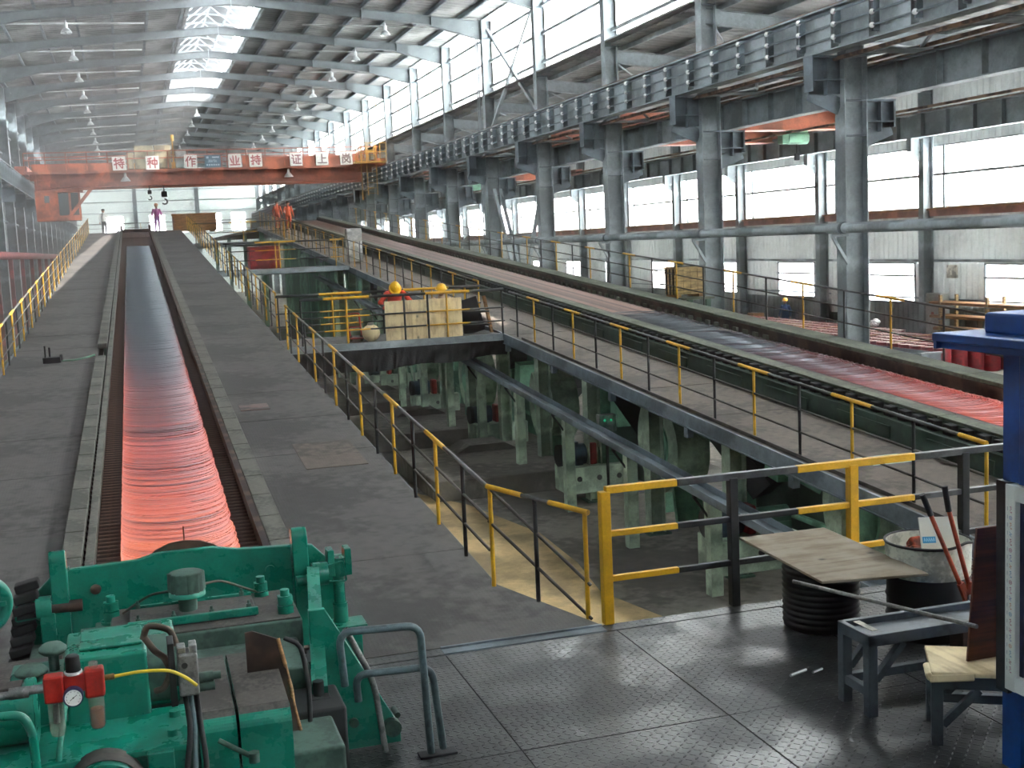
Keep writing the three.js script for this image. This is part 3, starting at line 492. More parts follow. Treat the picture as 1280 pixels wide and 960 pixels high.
function wire(u, v, R, t0, t1, pitch, r, segs, lift, wob) { // pitch(t) metres per ring, each ring a little hotter or colder than the next; rings lie on one another, leaning a little
  const pos = [], nor = [], uv = [], idx = [], k = 5; let a = 0, t = t0, row = 0; const c = V(), p = V(), q = V(), up = V(0, 1, 0);
  const N = (t) => { const q = pitch(t), s = Math.floor(t / q), g = 3 + Math.floor(hash(Math.floor(s / 4), 9, 5) * 2), c = (Math.floor(s / g) + 0.5) * g; return [(hash(s, 1, 5) - 0.5) * wob, (hash(s, 2, 5) - 0.5) * wob * 0.5 + (c - s - 0.5) * q * 0.5 / 2.4]; }; // rings lie in small bunches
  let o0 = [0, 0], o1 = N(t0);
  while (t < t1) {
    const turn = (a / (2 * Math.PI)) % 1; if (a > 0 && Math.floor(a / (2 * Math.PI)) !== Math.floor((a - 2 * Math.PI / segs(t)) / (2 * Math.PI))) { o0 = o1; o1 = N(t + 7.13); }
    const m = turn, ou = o0[0] * (1 - m) + o1[0] * m, ot = o0[1] * (1 - m) + o1[1] * m, cs = Math.cos(a), sn = Math.sin(a), rad = R + ou * 0.35;
    c.set(u + ou * 0.6 + rad * cs, v + r + lift * (0.5 - 0.5 * sn) + 0.02 * Math.abs(ot) , tl(t + ot * 2.4) - rad * sn * 0.92);
    p.set(cs, 0, -sn); // outwards
    for (let j = 0; j < k; j++) { const g = (j / k) * 2 * Math.PI, cg = Math.cos(g), sg = Math.sin(g); pos.push(c.x + r * cg * p.x, c.y + r * sg, c.z + r * cg * p.z); nor.push(cg * p.x, sg, cg * p.z); uv.push(0.5 + 0.5 * cs * 0.998, Math.min(0.999, Math.max(0, (t + rad * sn * 0.92 - t0) / (t1 - t0) + 0.2 * Math.pow(hash(Math.floor(a / 6.2832), 3, 5), 2.5) - 0.015))); }
    if (row > 0) for (let j = 0; j < k; j++) { const b = (row - 1) * k, e = row * k, j2 = (j + 1) % k; idx.push(b + j, e + j, b + j2, e + j, e + j2, b + j2); }
    row++; const da = (2 * Math.PI) / segs(t); a += da; t += (pitch(t) * da) / (2 * Math.PI);
  }
  const g = new THREE.BufferGeometry(); g.setAttribute('position', new THREE.Float32BufferAttribute(pos, 3)); g.setAttribute('normal', new THREE.Float32BufferAttribute(nor, 3)); g.setAttribute('uv', new THREE.Float32BufferAttribute(uv, 2)); g.setIndex(idx); g.userData.ready = true; return g;
}
{
  const w1 = onDeck(solo('glowing_wire_rod', 'wide mat of red hot wire rings on the left conveyor, cooling to grey farther off', 'wire rod', wire(0.28, -0.06, 0.575, 0.75, 57, (t) => (t < 18 ? 0.037 : t < 32 ? 0.038 : 0.05), 0.0078, (t) => (t < 14 ? 56 : t < 30 ? 40 : 26), 0.035, 0.05), wireMat(heatMap(0.02, 0.66, 0.4))));
  const w2 = onDeck(solo('glowing_wire_rod', 'shorter mat of pinkish hot wire rings on the right conveyor beside the blue cabin', 'wire rod', wire(10.82, 0.3, 0.6, 0.3, 16.5, (t) => (t < 11 ? 0.045 : 0.045 + (t - 11) * 0.012), 0.007, (t) => 44, 0.06, 0.09), wireMat(heatMap(0.02, 1.0, 0.86))));
  w1.castShadow = w2.castShadow = true;
  for (const [u, v, t, w, l, e] of [[0.28, 0.05, 3.5, 1.1, 6, 0.08], [0.28, 0.05, 9, 1.1, 5, 0.035], [10.82, 0.42, 3, 1.1, 5, 0.05]]) { // the light the hot rod gives off, upwards, just above it
    const L = new THREE.RectAreaLight(new THREE.Color().setRGB(1, 0.24, 0.09), e, w, l); L.name = 'hot_wire_glow'; L.position.copy(P(u, v, t)); L.lookAt(P(u, v + 5, t)); scene.add(L);
  }
}

// ================================================================== RAILINGS
const postGeo = new Map();
const postFor = (r, h, sq) => { const k = r + '_' + h + sq; if (!postGeo.has(k)) postGeo.set(k, ready(sq ? span(-r, r, 0, h, -r, r) : cyl(0, h / 2, 0, r, h, 10))); return postGeo.get(k); };
function railing(name, label, pts, { h = 0.92, r = 0.02, step = 1.25, mids = [0.33, 0.62], first = 0, sq = false, sleeve = 0.42, group, from = 0, at: where, diag, rr = r * 0.72 } = {}) {
  const t = thing(name, label, 'railing', [0, 0, 0], 0, group); let carry = from, k = first;
  const dg = diag; const link = (a, b, rad) => (sq ? bar(a, b, rad * 2, rad * 2) : rod(a, b, rad, 8));
  for (let i = 0; i + 1 < pts.length; i++) {
    const A = pts[i], B = pts[i + 1], L = A.distanceTo(B), at = (s, y) => A.clone().lerp(B, s / L).add(V(0, y, 0)); let s = carry;
    for (const m of mids) mesh('middle_rail', link(at(0, dg && !i ? m - 0.32 : m), at(L, dg && !i ? (m > 0.5 ? h : m + 0.27) : m), rr), k % 2 && sq ? M.black : M.brownRail, t);
    mesh('top_rail', link(at(0, h), at(L, h), r), M.railGrey, t);
    const list = where ? where[i] : null, stops = list || []; if (!list) for (; s <= L + 1e-6; s += step) stops.push(s);
    for (const s of stops) {
      const y = k % 2 === 0, p = put(postFor(r, h, sq), 'post', y ? M.yellow : M.black, t, ...at(s, 0).toArray());
      if (y && sleeve) mesh('top_sleeve', link(at(Math.max(0, s - sleeve), h), at(Math.min(L, s + sleeve), h), r * 1.25), M.yellow, t);
      k++;
    }
    if (!list) carry = s - L;
  }
  return t;
}
const alongT = (u, v, t0, t1, du = 0) => { const n = Math.max(1, Math.round((t1 - t0) / 18)), o = []; for (let i = 0; i <= n; i++) { const t = t0 + ((t1 - t0) * i) / n; o.push(P(u + du * t, v, t)); } return o; };
railing('handrail', 'yellow and black railing on the outer edge of the left walkway, toward the left wall', alongT(-2.5, 0, 6, DL));
{ // the run along the pit, which turns out to the platform corner at its near end
  const pts = [P(3.5, 0, 0.12), P(2.95, 0, 1.25), ...alongT(2.95, 0, 1.25, 16.9, 0.004).slice(1)];
  railing('handrail', 'railing along the open pit, from the platform corner up to the near footbridge', pts, { diag: true, at: [[0.04, 0.64, 1.22], [0.9, 2.04, 3.18, 4.35, 5.52, 6.7, 7.88, 9.06, 10.24, 11.42, 12.6, 13.8, 15, 15.6]] });
  railing('handrail', 'railing of the middle walkway between the near footbridge and the far landing', alongT(3.0, 0, 19.6, DL, 0.006), { first: 0 });
}
railing('handrail', 'railing on the pit side of the right walkway, from the platform to the footbridge', alongT(7.98, 0, 0.8, 16.9), { h: 0.95, step: 1.2, first: 0 });
railing('handrail', 'railing of the right walkway beyond the near footbridge, passing the white cabinet', alongT(8.02, 0, 19.6, DL), { h: 0.95 });
railing('handrail', 'railing on the far side of the right conveyor, in front of the column row', alongT(12.36, 0.43, 4.5, 62), { step: 1.45, first: 1 });
{ // square tube guard on the platform edge
  const t = thing('guard_rail', 'heavy square-tube guard rail, yellow and black, on the platform edge above the pit', 'railing', [0, 0, -9.25]);
  for (const [x, m, y0] of [[3.6, M.yellow, 0], [4.77, M.black, 0], [5.94, M.yellow, 0], [7.1, M.black, 0]]) mesh('post', rbox(x, 0.56 + y0 / 2, 0, m === M.black ? 0.075 : 0.085, 1.12, 0.085, 0.008), m, t);
  for (const [y, hh] of [[1.13, 0.06], [0.76, 0.05], [0.38, 0.05]]) {
    mesh('rail_yellow', rbox(3.93, y, 0, 0.64, hh, hh, 0.008), M.yellow, t); mesh('rail_black', rbox(4.82, y, 0, 1.14, hh, hh, 0.008), y > 1 ? M.railGrey : M.black, t);
    if (y > 0.5) mesh('rail_yellow', rbox(5.98, y, 0.001, 1.18, hh + 0.004, hh + 0.004, 0.008), M.yellow, t); else mesh('rail_yellow', rbox(5.98, y, 0, 1.18, hh, hh, 0.008), M.yellow, t);
    mesh('rail_black', rbox(7.25, y, 0, 1.36, hh, hh, 0.008), M.railGrey, t);
  }
}

// ================================================================== THE GREEN MACHINE IN FRONT
{
  const t = thing('laying_machine', 'big dusty teal green machine in front of the left conveyor, with gearbox and guard boxes', 'machine', [0.2, 0, -7.6]);
  const W = (name, geos, m, par = t) => { const q = mesh(name, geos, m, par); if (par === t) q.position.set(-0.2, 0, 7.6); return q; }; // parts written in hall coordinates
  W('base_frame', [rbox(0.05, 0.28, -7.6, 1.75, 0.56, 2.6, 0.02)], M.tealDust);
  W('foot_rail', [span(-1.0, 1.3, 0, 0.12, -9.2, -9.0), span(-1.0, 1.3, 0, 0.12, -6.5, -6.3)], M.dark);
  const back = W('back_plate', slab([[-0.56, 0.35], [1.08, 0.35], [1.08, 1.0], [1.06, 1.03], [0.62, 1.05], [0.44, 1.085], [0.05, 1.085], [-0.1, 1.05], [-0.54, 1.04], [-0.56, 1.02]], 0.06, 0.006).translate(0, 0, -9.03), M.teal);
  mesh('lifting_hole', cyl(-0.38, 0.88, -8.965, 0.037, 0.012, 18, 'z'), M.rollerRed, back);
  mesh('boss', cyl(0.84, 0.87, -8.962, 0.036, 0.02, 18, 'z'), M.teal, back);
  mesh('guide_arch', [slab([[0.0, 0], [0.5, 0], [0.46, 0.04], [0.36, 0.08], [0.25, 0.092], [0.14, 0.08], [0.04, 0.04]], 0.03).translate(0, 1.045, -9.09), cyl(0.25, 1.19, -9.08, 0.006, 0.1, 6)], M.wallRust, back);
  W('side_wing', slab([[-0.84, 0.32], [-0.55, 0.3], [-0.55, 1.04], [-0.66, 1.0], [-0.8, 0.86]], 0.05, 0.005).translate(0, 0, -9.1), M.teal);
  W('side_wing', slab([[1.07, 0.35], [1.32, 0.35], [1.32, 0.84], [1.17, 1.0], [1.07, 1.02]], 0.05, 0.005).translate(0, 0, -9.1), M.teal);
  // lugs, knuckles, pins with wire loops
  const lugShape = (h) => { const s = new THREE.Shape(); s.moveTo(-0.06, 0); s.lineTo(0.06, 0); s.lineTo(0.06, h); s.absarc(0, h, 0.06, 0, Math.PI, false); s.lineTo(-0.06, 0); return new THREE.ExtrudeGeometry(s, { depth: 0.1, bevelEnabled: true, bevelSize: 0.006, bevelThickness: 0.006, bevelSegments: 1 }); };
  W('lug', lugShape(0.86).rotateY(Math.PI / 2).translate(-0.66, 0.28, -8.88), M.teal);
  W('lug', lugShape(0.8).rotateY(Math.PI / 2).translate(1.0, 0.32, -8.88), M.teal);
  W('knuckle', [cyl(-0.72, 0.82, -8.86, 0.085, 0.1, 22, 'x'), rbox(-0.7, 0.56, -8.84, 0.1, 0.46, 0.1, 0.01)], M.teal);
  W('knuckle', [cyl(1.18, 0.84, -8.8, 0.085, 0.11, 22, 'x')], M.teal);
  W('pin', cyl(-0.58, 0.815, -8.84, 0.042, 0.22, 18, 'x'), M.wallRust);
  W('pin', cyl(1.08, 0.82, -8.74, 0.04, 0.16, 18, 'x'), M.teal);
  const loop = (x, y, z, s) => elbowPipe([[x, y + 0.06, z], [x + s * 0.12, y + 0.08, z], [x + s * 0.14, y - 0.07, z], [x, y - 0.06, z]], 0.007, 0.02, 6);
  W('pin_loop', loop(-0.77, 0.82, -8.84, -1), M.teal); W('pin_loop', loop(1.23, 0.84, -8.78, 1), M.teal);
  W('swing_arm', [bar(V(1.13, 0.86, -8.78), V(0.9, 0.6, -7.0), 0.085, 0.1), bar(V(1.09, 0.85, -8.74), V(0.86, 0.6, -7.0), 0.02, 0.15)], M.teal);
  W('arm_foot', [rbox(0.885, 0.55, -6.98, 0.13, 0.11, 0.14, 0.012), cyl(0.885, 0.64, -6.98, 0.035, 0.1, 6)], M.dark);
  // gearbox with lid and breather
  W('gearbox', [rbox(0.32, 0.5, -8.2, 1.2, 0.64, 0.72, 0.02), rbox(0.33, 0.45, -7.6, 1.1, 0.5, 0.7, 0.02)], M.tealDust);
  W('gearbox_top', rbox(0.32, 0.823, -8.2, 1.18, 0.012, 0.7, 0.004), M.dustTop);
  const lid = W('lid', [rbox(0.245, 0.845, -8.2, 0.8, 0.035, 0.42, 0.008)], M.dustTop);
  mesh('lid_rim', [rbox(0.245, 0.862, -8.0, 0.82, 0.05, 0.035, 0.006), rbox(0.245, 0.862, -8.4, 0.8, 0.035, 0.03, 0.006)], M.teal, lid);
  for (const [x, z] of [[-0.1, -8.03], [0.12, -8.03], [0.36, -8.03], [0.6, -8.06], [-0.1, -8.37], [0.2, -8.37], [0.58, -8.37]]) mesh('lid_bolt', [hexNut(x, 0.885, z, 0.018, 0.026), cyl(x, 0.905, z, 0.009, 0.03, 8)], M.tealDust, lid);
  const capG = lathe([[0, 0.26], [0.1, 0.26], [0.112, 0.25], [0.115, 0.13], [0.1, 0.12], [0.1, 0.1], [0.062, 0.095], [0.058, 0]], 28); { const p = capG.attributes.position; for (let i = 0; i < p.count; i++) { const r = Math.hypot(p.getX(i), p.getZ(i)); if (r > 0.108) { const a = Math.atan2(p.getZ(i), p.getX(i)), k = 1 - 0.1 * (Math.round(a / (2 * Math.PI) * 28) % 2); p.setX(i, p.getX(i) * k); p.setZ(i, p.getZ(i) * k); } } capG.computeVertexNormals(); }
  const br = W('breather', capG.translate(0.22, 0.86, -8.22), M.tealDust);
  mesh('breather_rim', lathe([[0.118, 0.1], [0.118, 0.13], [0.1, 0.13], [0.1, 0.1], [0.118, 0.1]], 28).translate(0.22, 0.86, -8.22), M.teal, br);
  W('breather_hose', hose([[0.32, 1.0, -8.3], [0.45, 0.985, -8.38], [0.62, 0.9, -8.42], [0.74, 0.84, -8.44]], 0.009, 18, 6), M.hoseBrown);
  W('breather_hose', hose([[0.13, 0.98, -8.3], [-0.02, 0.95, -8.36], [-0.2, 0.84, -8.4]], 0.009, 14, 6), M.hoseBrown);
  for (const [x, y, z, s] of [[-0.27, 0.83, -8.42, 1], [0.72, 0.83, -8.46, 0.95], [0.83, 0.85, -7.98, 1]]) W('double_nut', [hexNut(x, y, z, 0.058 * s, 0.06), hexNut(x, y + 0.066, z, 0.054 * s, 0.055).rotateY(0), cyl(x, y + 0.11, z, 0.03, 0.05, 12), cyl(x, y - 0.05, z, 0.075 * s, 0.04, 18)], M.teal);
  W('nut_block', [rbox(-0.28, 0.72, -8.38, 0.2, 0.12, 0.2, 0.012), rbox(-0.36, 0.77, -8.3, 0.22, 0.015, 0.16, 0.005), rbox(0.76, 0.72, -8.4, 0.16, 0.16, 0.18, 0.012, 0, 0, 0.3)], M.tealDust);
  // coupling guard: two boxes with rounded dusty tops
  const hump = (x0, x1) => { const s = new THREE.Shape(); s.moveTo(-6.1, 0.3); s.lineTo(-6.1, 0.82); s.quadraticCurveTo(-6.11, 0.87, -6.2, 0.885); s.lineTo(-6.75, 0.93); s.quadraticCurveTo(-7.0, 0.94, -7.05, 0.86); s.lineTo(-7.05, 0.3); s.closePath(); return new THREE.ExtrudeGeometry(s, { depth: x1 - x0, bevelEnabled: false, curveSegments: 6 }).rotateY(-Math.PI / 2).translate(x1, 0, 0); };
  const humpTop = (x0, x1) => { const o = [[-6.14, 0.862], [-6.2, 0.89], [-6.48, 0.913], [-6.75, 0.935], [-6.95, 0.93], [-7.05, 0.87]], a = []; for (let i = 0; i + 1 < o.length; i++) a.push(bar(V((x0 + x1) / 2, o[i][1], o[i][0]), V((x0 + x1) / 2, o[i + 1][1], o[i + 1][0]), x1 - x0, 0.008)); return a; };
  for (const [a, b] of [[0.17, 0.355], [0.37, 0.63]]) { const g = W('coupling_guard', hump(a, b), M.teal); mesh('dusty_top', humpTop(a + 0.002, b - 0.002), M.dustTop, g); }
  W('guard_lever', [rod(V(0.26, 0.79, -6.06), V(0.4, 0.72, -5.98), 0.013, 10), hexNut(0.42, 0.71, -5.98, 0.03, 0.05)], M.tealDust);
  const pl = W('worn_plate', slab([[0.46, 0.38], [0.46, 1.15], [0.5, 1.155], [0.64, 1.09], [0.665, 0.95], [0.69, 0.76], [0.74, 0.38]], 0.014).translate(0, 0, -6.62), M.wallRust);
  mesh('frayed_edge', [hose([[0.635, 1.095, -6.61], [0.66, 0.97, -6.6], [0.672, 0.9, -6.62], [0.69, 0.8, -6.6], [0.7, 0.7, -6.62], [0.735, 0.5, -6.6], [0.75, 0.38, -6.61]], 0.011, 26, 5, 0.8)], M.timber, pl);
  W('cable', hose([[0.7, 1.0, -6.9], [0.78, 0.95, -6.85], [0.8, 0.75, -6.75], [0.79, 0.5, -6.7]], 0.014, 16, 8), M.rubber);
  // left housing and casings
  W('drive_housing', [rbox(-0.245, 0.92, -6.42, 0.39, 0.68, 0.48, 0.015), rbox(-0.15, 0.95, -6.95, 0.5, 0.3, 0.6, 0.02)], M.teal);
  W('housing_cover', [rbox(-0.22, 1.268, -6.45, 0.3, 0.016, 0.3, 0.006)], M.teal);
  W('drive_flange', [cyl(0.0, 1.08, -6.45, 0.17, 0.1, 26, 'x'), cyl(0.07, 1.08, -6.45, 0.11, 0.12, 20, 'x')], M.tealDust);
  W('lower_casing', [rbox(-0.4, 0.6, -5.98, 1.0, 0.62, 0.5, 0.012), rbox(-0.4, 0.922, -5.98, 1.04, 0.03, 0.54, 0.006), rbox(-0.02, 0.65, -5.7, 0.12, 0.56, 0.05, 0.008)], M.teal);
  W('casing_bolt', [hexNut(0.04, 0.95, -5.85, 0.026, 0.035), hexNut(0.06, 0.945, -6.1, 0.03, 0.04)], M.teal);
  W('bearing_cap', [cyl(-0.27, 0.79, -5.66, 0.17, 0.2, 30, 'z'), cyl(-0.27, 0.79, -5.55, 0.135, 0.03, 30, 'z')], M.teal);
  W('bearing_cap_top', lathe([[0.173, -0.07], [0.178, -0.07], [0.178, 0.07], [0.173, 0.07]], 30).rotateX(Math.PI / 2).translate(-0.27, 0.79, -5.67), M.dustTop);
  W('bearing_lever', [rod(V(-0.12, 0.82, -5.58), V(-0.03, 0.83, -5.56), 0.022, 10), hexNut(-0.1, 0.84, -5.58, 0.03, 0.03)], M.tealDust);
  W('cross_box', [rbox(-0.95, 0.72, -7.2, 0.86, 0.36, 0.42, 0.015)], M.teal); W('cross_box_top', rbox(-0.95, 0.908, -7.2, 0.85, 0.02, 0.41, 0.006), M.dustTop);
  W('side_motor', [cyl(-0.95, 1.08, -6.05, 0.14, 0.7, 26, 'x'), cyl(-0.585, 1.08, -6.05, 0.16, 0.04, 26, 'x')], M.teal);
  W('side_motor_top', [rbox(-0.95, 1.215, -6.05, 0.66, 0.02, 0.12, 0.008)], M.dustTop);
  W('mushroom_knob', lathe([[0, 0.14], [0.045, 0.138], [0.068, 0.115], [0.068, 0.1], [0.05, 0.085], [0.026, 0.08], [0.026, 0]], 20).translate(-0.5, 1.15, -6.42), M.tealDust);
  W('mushroom_knob', lathe([[0, 0.12], [0.055, 0.118], [0.078, 0.095], [0.078, 0.08], [0.05, 0.068], [0.028, 0.06], [0.028, 0]], 20).translate(-0.6, 1.1, -6.32), M.tealDust);
  W('knob_block', [rbox(-0.58, 0.86, -6.42, 0.26, 0.58, 0.34, 0.012)], M.teal);
  W('oil_pipe', elbowPipe([[-0.95, 1.47, -5.0], [-0.52, 1.44, -5.0], [-0.49, 1.36, -5.0], [-0.475, 0.6, -5.0]], 0.018, 0.07, 9), M.teal);
  W('oil_pipe', elbowPipe([[-0.5, 0.6, -5.75], [-0.46, 0.98, -5.75], [-0.43, 1.12, -5.95], [-0.43, 1.2, -6.1]], 0.014, 0.06, 8), M.teal);
  W('oil_pipe', elbowPipe([[-0.9, 1.2, -4.9], [-0.55, 1.19, -4.9], [-0.5, 1.0, -4.9]], 0.014, 0.06, 8), M.teal);
  for (const [i, a] of [[0, [0.11, 1.17, -5.75]], [1, [0.13, 1.16, -5.74]], [2, [0.16, 1.17, -5.78]]]) W('cable', hose([a, [a[0] + 0.01, 1.0, -5.72 - i * 0.03], [a[0] - 0.02 + i * 0.02, 0.8, -5.7], [a[0] - 0.06 + i * 0.02, 0.4, -5.72]], 0.013, 16, 8), i === 1 ? M.pipeGrey : M.rubber);
  // right side: cylinder, post and gusset
  W('cylinder', [cyl(1.33, 0.86, -8.9, 0.075, 0.14, 20), cyl(1.33, 0.7, -8.9, 0.042, 0.26, 16), cyl(1.33, 0.5, -8.9, 0.055, 0.16, 16), rbox(1.27, 0.9, -8.88, 0.05, 0.2, 0.14, 0.008), rbox(1.395, 0.9, -8.88, 0.05, 0.2, 0.14, 0.008)], M.teal);
  W('cylinder_post', [rbox(1.36, 0.2, -8.9, 0.22, 0.42, 0.16, 0.01), rbox(1.36, 0.42, -8.86, 0.28, 0.03, 0.24, 0.006)], M.teal);
  W('gusset', slab([[0.92, 0.02], [0.92, 0.96], [1.02, 0.96], [1.14, 0.74], [1.46, 0.12], [1.46, 0.02]], 0.05, 0.005).translate(0, 0, -7.55), M.teal);
  W('gusset_bolt', [cyl(1.16, 0.2, -7.49, 0.03, 0.04, 12, 'z'), cyl(1.4, 0.14, -7.48, 0.055, 0.1, 16, 'z'), cyl(1.43, 0.23, -7.48, 0.02, 0.12, 8, 'z')], M.tealDust);
  W('gusset_slot', rbox(0.98, 0.34, -7.495, 0.02, 0.1, 0.012, 0.004), M.dark);
  W('front_block', [rbox(0.86, 0.3, -6.95, 0.3, 0.6, 0.4, 0.02)], M.dark);
}
{ // link chain beside the machine
  const t = thing('cable_chain', 'dark folded cable chain hanging along the left side of the teal machine', 'chain', [-0.88, 0, -8.9]);
  for (let k = 0; k < 12; k++) mesh('chain_link', rbox(0.06 - k * 0.012, 0.98 - k * 0.075, 0.02 * Math.sin(k), 0.16, 0.06, 0.12, 0.012, 0, 0, 0.2), M.rubber, t);
}
{ const t = thing('handwheel', 'teal green valve handwheel at the left edge beside the machine', 'valve', [-1.05, 0, -8.3]);
  mesh('wheel_rim', new THREE.TorusGeometry(0.16, 0.04, 12, 30).scale(1, 1, 1.6).rotateY(0.5).translate(0, 1.03, 0), M.teal, t); mesh('wheel_disc', cyl(0, 0, 0, 0.15, 0.04, 28, 'z').rotateY(0.5).translate(0, 1.03, 0), M.teal, t);
  mesh('wheel_hub', [cyl(0, 1.03, 0, 0.05, 0.12, 16, 'z'), box(0, 1.03, 0, 0.3, 0.03, 0.02), box(0, 1.03, 0, 0.03, 0.3, 0.02)], M.teal, t); mesh('valve_stem', [cyl(0, 1.03, -0.15, 0.03, 0.3, 12, 'z'), cyl(0, 0.52, -0.25, 0.05, 1.04, 14)], M.tealDust, t); }
{ // filter, regulator and oiler
  const t = thing('air_regulator', 'red compressed-air filter set with round gauge and two clear bowls on the teal machine', 'regulator', [-0.36, 1.3, -5.6]);
  mesh('filter_body', [rbox(-0.085, 0.03, 0, 0.085, 0.12, 0.075, 0.01), rbox(0, 0.045, 0, 0.09, 0.08, 0.06, 0.008), rbox(0.085, 0.035, 0, 0.085, 0.13, 0.075, 0.012)], M.red, t);
  const g = mesh('gauge', cyl(-0.005, -0.002, 0.055, 0.043, 0.035, 28, 'z'), std('#2c2f55', 0.4), t);
  const face = document.createElement('canvas'); face.width = face.height = 128; { const c = face.getContext('2d'); c.fillStyle = '#f1f1ee'; c.fillRect(0, 0, 128, 128); c.strokeStyle = '#222'; for (let k = 0; k < 28; k++) { const a = (0.75 + (k / 27) * 1.5) * Math.PI, r = k % 3 ? 50 : 46; c.lineWidth = k % 3 ? 1.5 : 3; c.beginPath(); c.moveTo(64 + r * Math.cos(a), 64 + r * Math.sin(a)); c.lineTo(64 + 56 * Math.cos(a), 64 + 56 * Math.sin(a)); c.stroke(); } c.lineWidth = 4; c.beginPath(); c.moveTo(38, 84); c.lineTo(92, 44); c.stroke(); c.fillStyle = '#222'; c.beginPath(); c.arc(64, 64, 6, 0, 7); c.fill(); }
  const ft = new THREE.CanvasTexture(face); ft.colorSpace = THREE.SRGBColorSpace; const dial = mesh('gauge_dial', new THREE.CircleGeometry(0.036, 24).translate(-0.005, -0.002, 0.074), std('#ffffff', 0.4, 0, { map: ft }), g, true);
  const b1 = mesh('bowl', lathe([[0.034, 0], [0.034, -0.13], [0.028, -0.155], [0.01, -0.16], [0, -0.16]], 20).translate(-0.085, -0.03, 0), M.bowl, t); mesh('bowl_core', cyl(-0.085, -0.085, 0, 0.014, 0.09, 10), M.castGrey, b1);
  const b2 = mesh('bowl', lathe([[0.034, 0], [0.034, -0.13], [0.028, -0.145], [0, -0.15]], 20).translate(0.085, -0.03, 0), M.bowl, t); mesh('oil', cyl(0.085, -0.13, 0, 0.029, 0.085, 18), M.amber, b2);
  mesh('adjusting_knob', lathe([[0, 0.075], [0.022, 0.074], [0.03, 0.066], [0.033, 0], [0, 0]], 16).translate(-0.0, 0.095, 0), M.rubber, t); mesh('knob_ring', lathe([[0.038, 0], [0.038, 0.014], [0, 0.014]], 20).translate(0, 0.083, 0), M.chrome, t);
  mesh('sight_cap', cyl(0.085, 0.11, 0, 0.02, 0.03, 12), M.bowl, t);
  mesh('inlet_pipe', [cyl(-0.16, 0.035, 0, 0.02, 0.07, 10, 'x'), cyl(-0.23, 0.03, 0, 0.026, 0.08, 12, 'x'), cyl(-0.42, 0.025, 0, 0.018, 0.32, 10, 'x')], M.castGrey, t);
  mesh('outlet_nipple', [cyl(0.145, 0.045, 0, 0.014, 0.05, 8, 'x')], M.brass, t);
}
solo('air_hose', 'thin yellow air hose from the red regulator to the grey valve block', 'hose', hose([[-0.19, 1.345, -5.6], [-0.08, 1.36, -5.57], [0.04, 1.35, -5.56], [0.11, 1.31, -5.56], [0.16, 1.26, -5.57]], 0.008, 30, 8), M.hoseYellow);
{ const t = thing('valve_block', 'grey cast solenoid valve block with a port hole, fed by the yellow hose', 'valve', [0.13, 1.28, -5.72]);
  mesh('block', [rbox(0, 0, 0, 0.09, 0.2, 0.12, 0.012), rbox(-0.025, 0.115, 0, 0.04, 0.03, 0.08, 0.006), rbox(0.028, 0.115, 0, 0.035, 0.04, 0.09, 0.006)], M.castGrey, t); mesh('port', cyl(-0.015, 0.05, 0.062, 0.014, 0.006, 14, 'z'), M.rubber, t);
  mesh('mounting_plate', rbox(-0.07, 0, -0.04, 0.03, 0.3, 0.14, 0.005), M.rubber, t); mesh('fitting', [cyl(0.075, -0.03, 0.02, 0.025, 0.07, 6, 'x'), cyl(0.12, -0.03, 0.02, 0.018, 0.05, 10, 'x'), cyl(0.075, -0.075, 0.02, 0.022, 0.08, 6, 'x')], M.tealDust, t); }
solo('hydraulic_hose', 'brown rubber hose looped behind the grey valve block', 'hose', [hose([[-0.06, 1.42, -5.85], [-0.03, 1.48, -5.85], [0.06, 1.45, -5.85], [0.09, 1.38, -5.82]], 0.016, 20, 8), hose([[-0.05, 1.44, -5.8], [-0.01, 1.38, -5.78], [0.03, 1.34, -5.78], [0.05, 1.27, -5.78], [0.02, 1.2, -5.78], [-0.02, 1.18, -5.8]], 0.016, 26, 8)], M.hoseBrown);
{ const t = thing('pipe_guard', 'two bent grey pipes standing as a low guard beside the teal machine', 'pipe', [1.3, 0, -7.26]);
  mesh('tall_pipe', elbowPipe([[-0.22, 0.54, 0.02], [-0.24, 0.88, 0.02], [0.27, 0.85, 0], [0.3, 0, 0]], 0.024, 0.09, 10), M.pipeGrey, t);
  mesh('short_pipe', elbowPipe([[-0.13, 0.4, -0.06], [-0.14, 0.57, -0.06], [0.34, 0.56, -0.04], [0.39, 0, -0.04]], 0.024, 0.09, 10), M.pipeGrey, t);
  mesh('bent_pipe', elbowPipe([[-0.18, 0.86, -0.1], [-0.02, 0.5, -0.1], [0.02, 0.05, -0.05]], 0.02, 0.12, 9), M.castGrey, t);
  mesh('foot_slot', [rbox(0.34, 0.008, 0.0, 0.24, 0.016, 0.1, 0.004)], M.dark, t); }

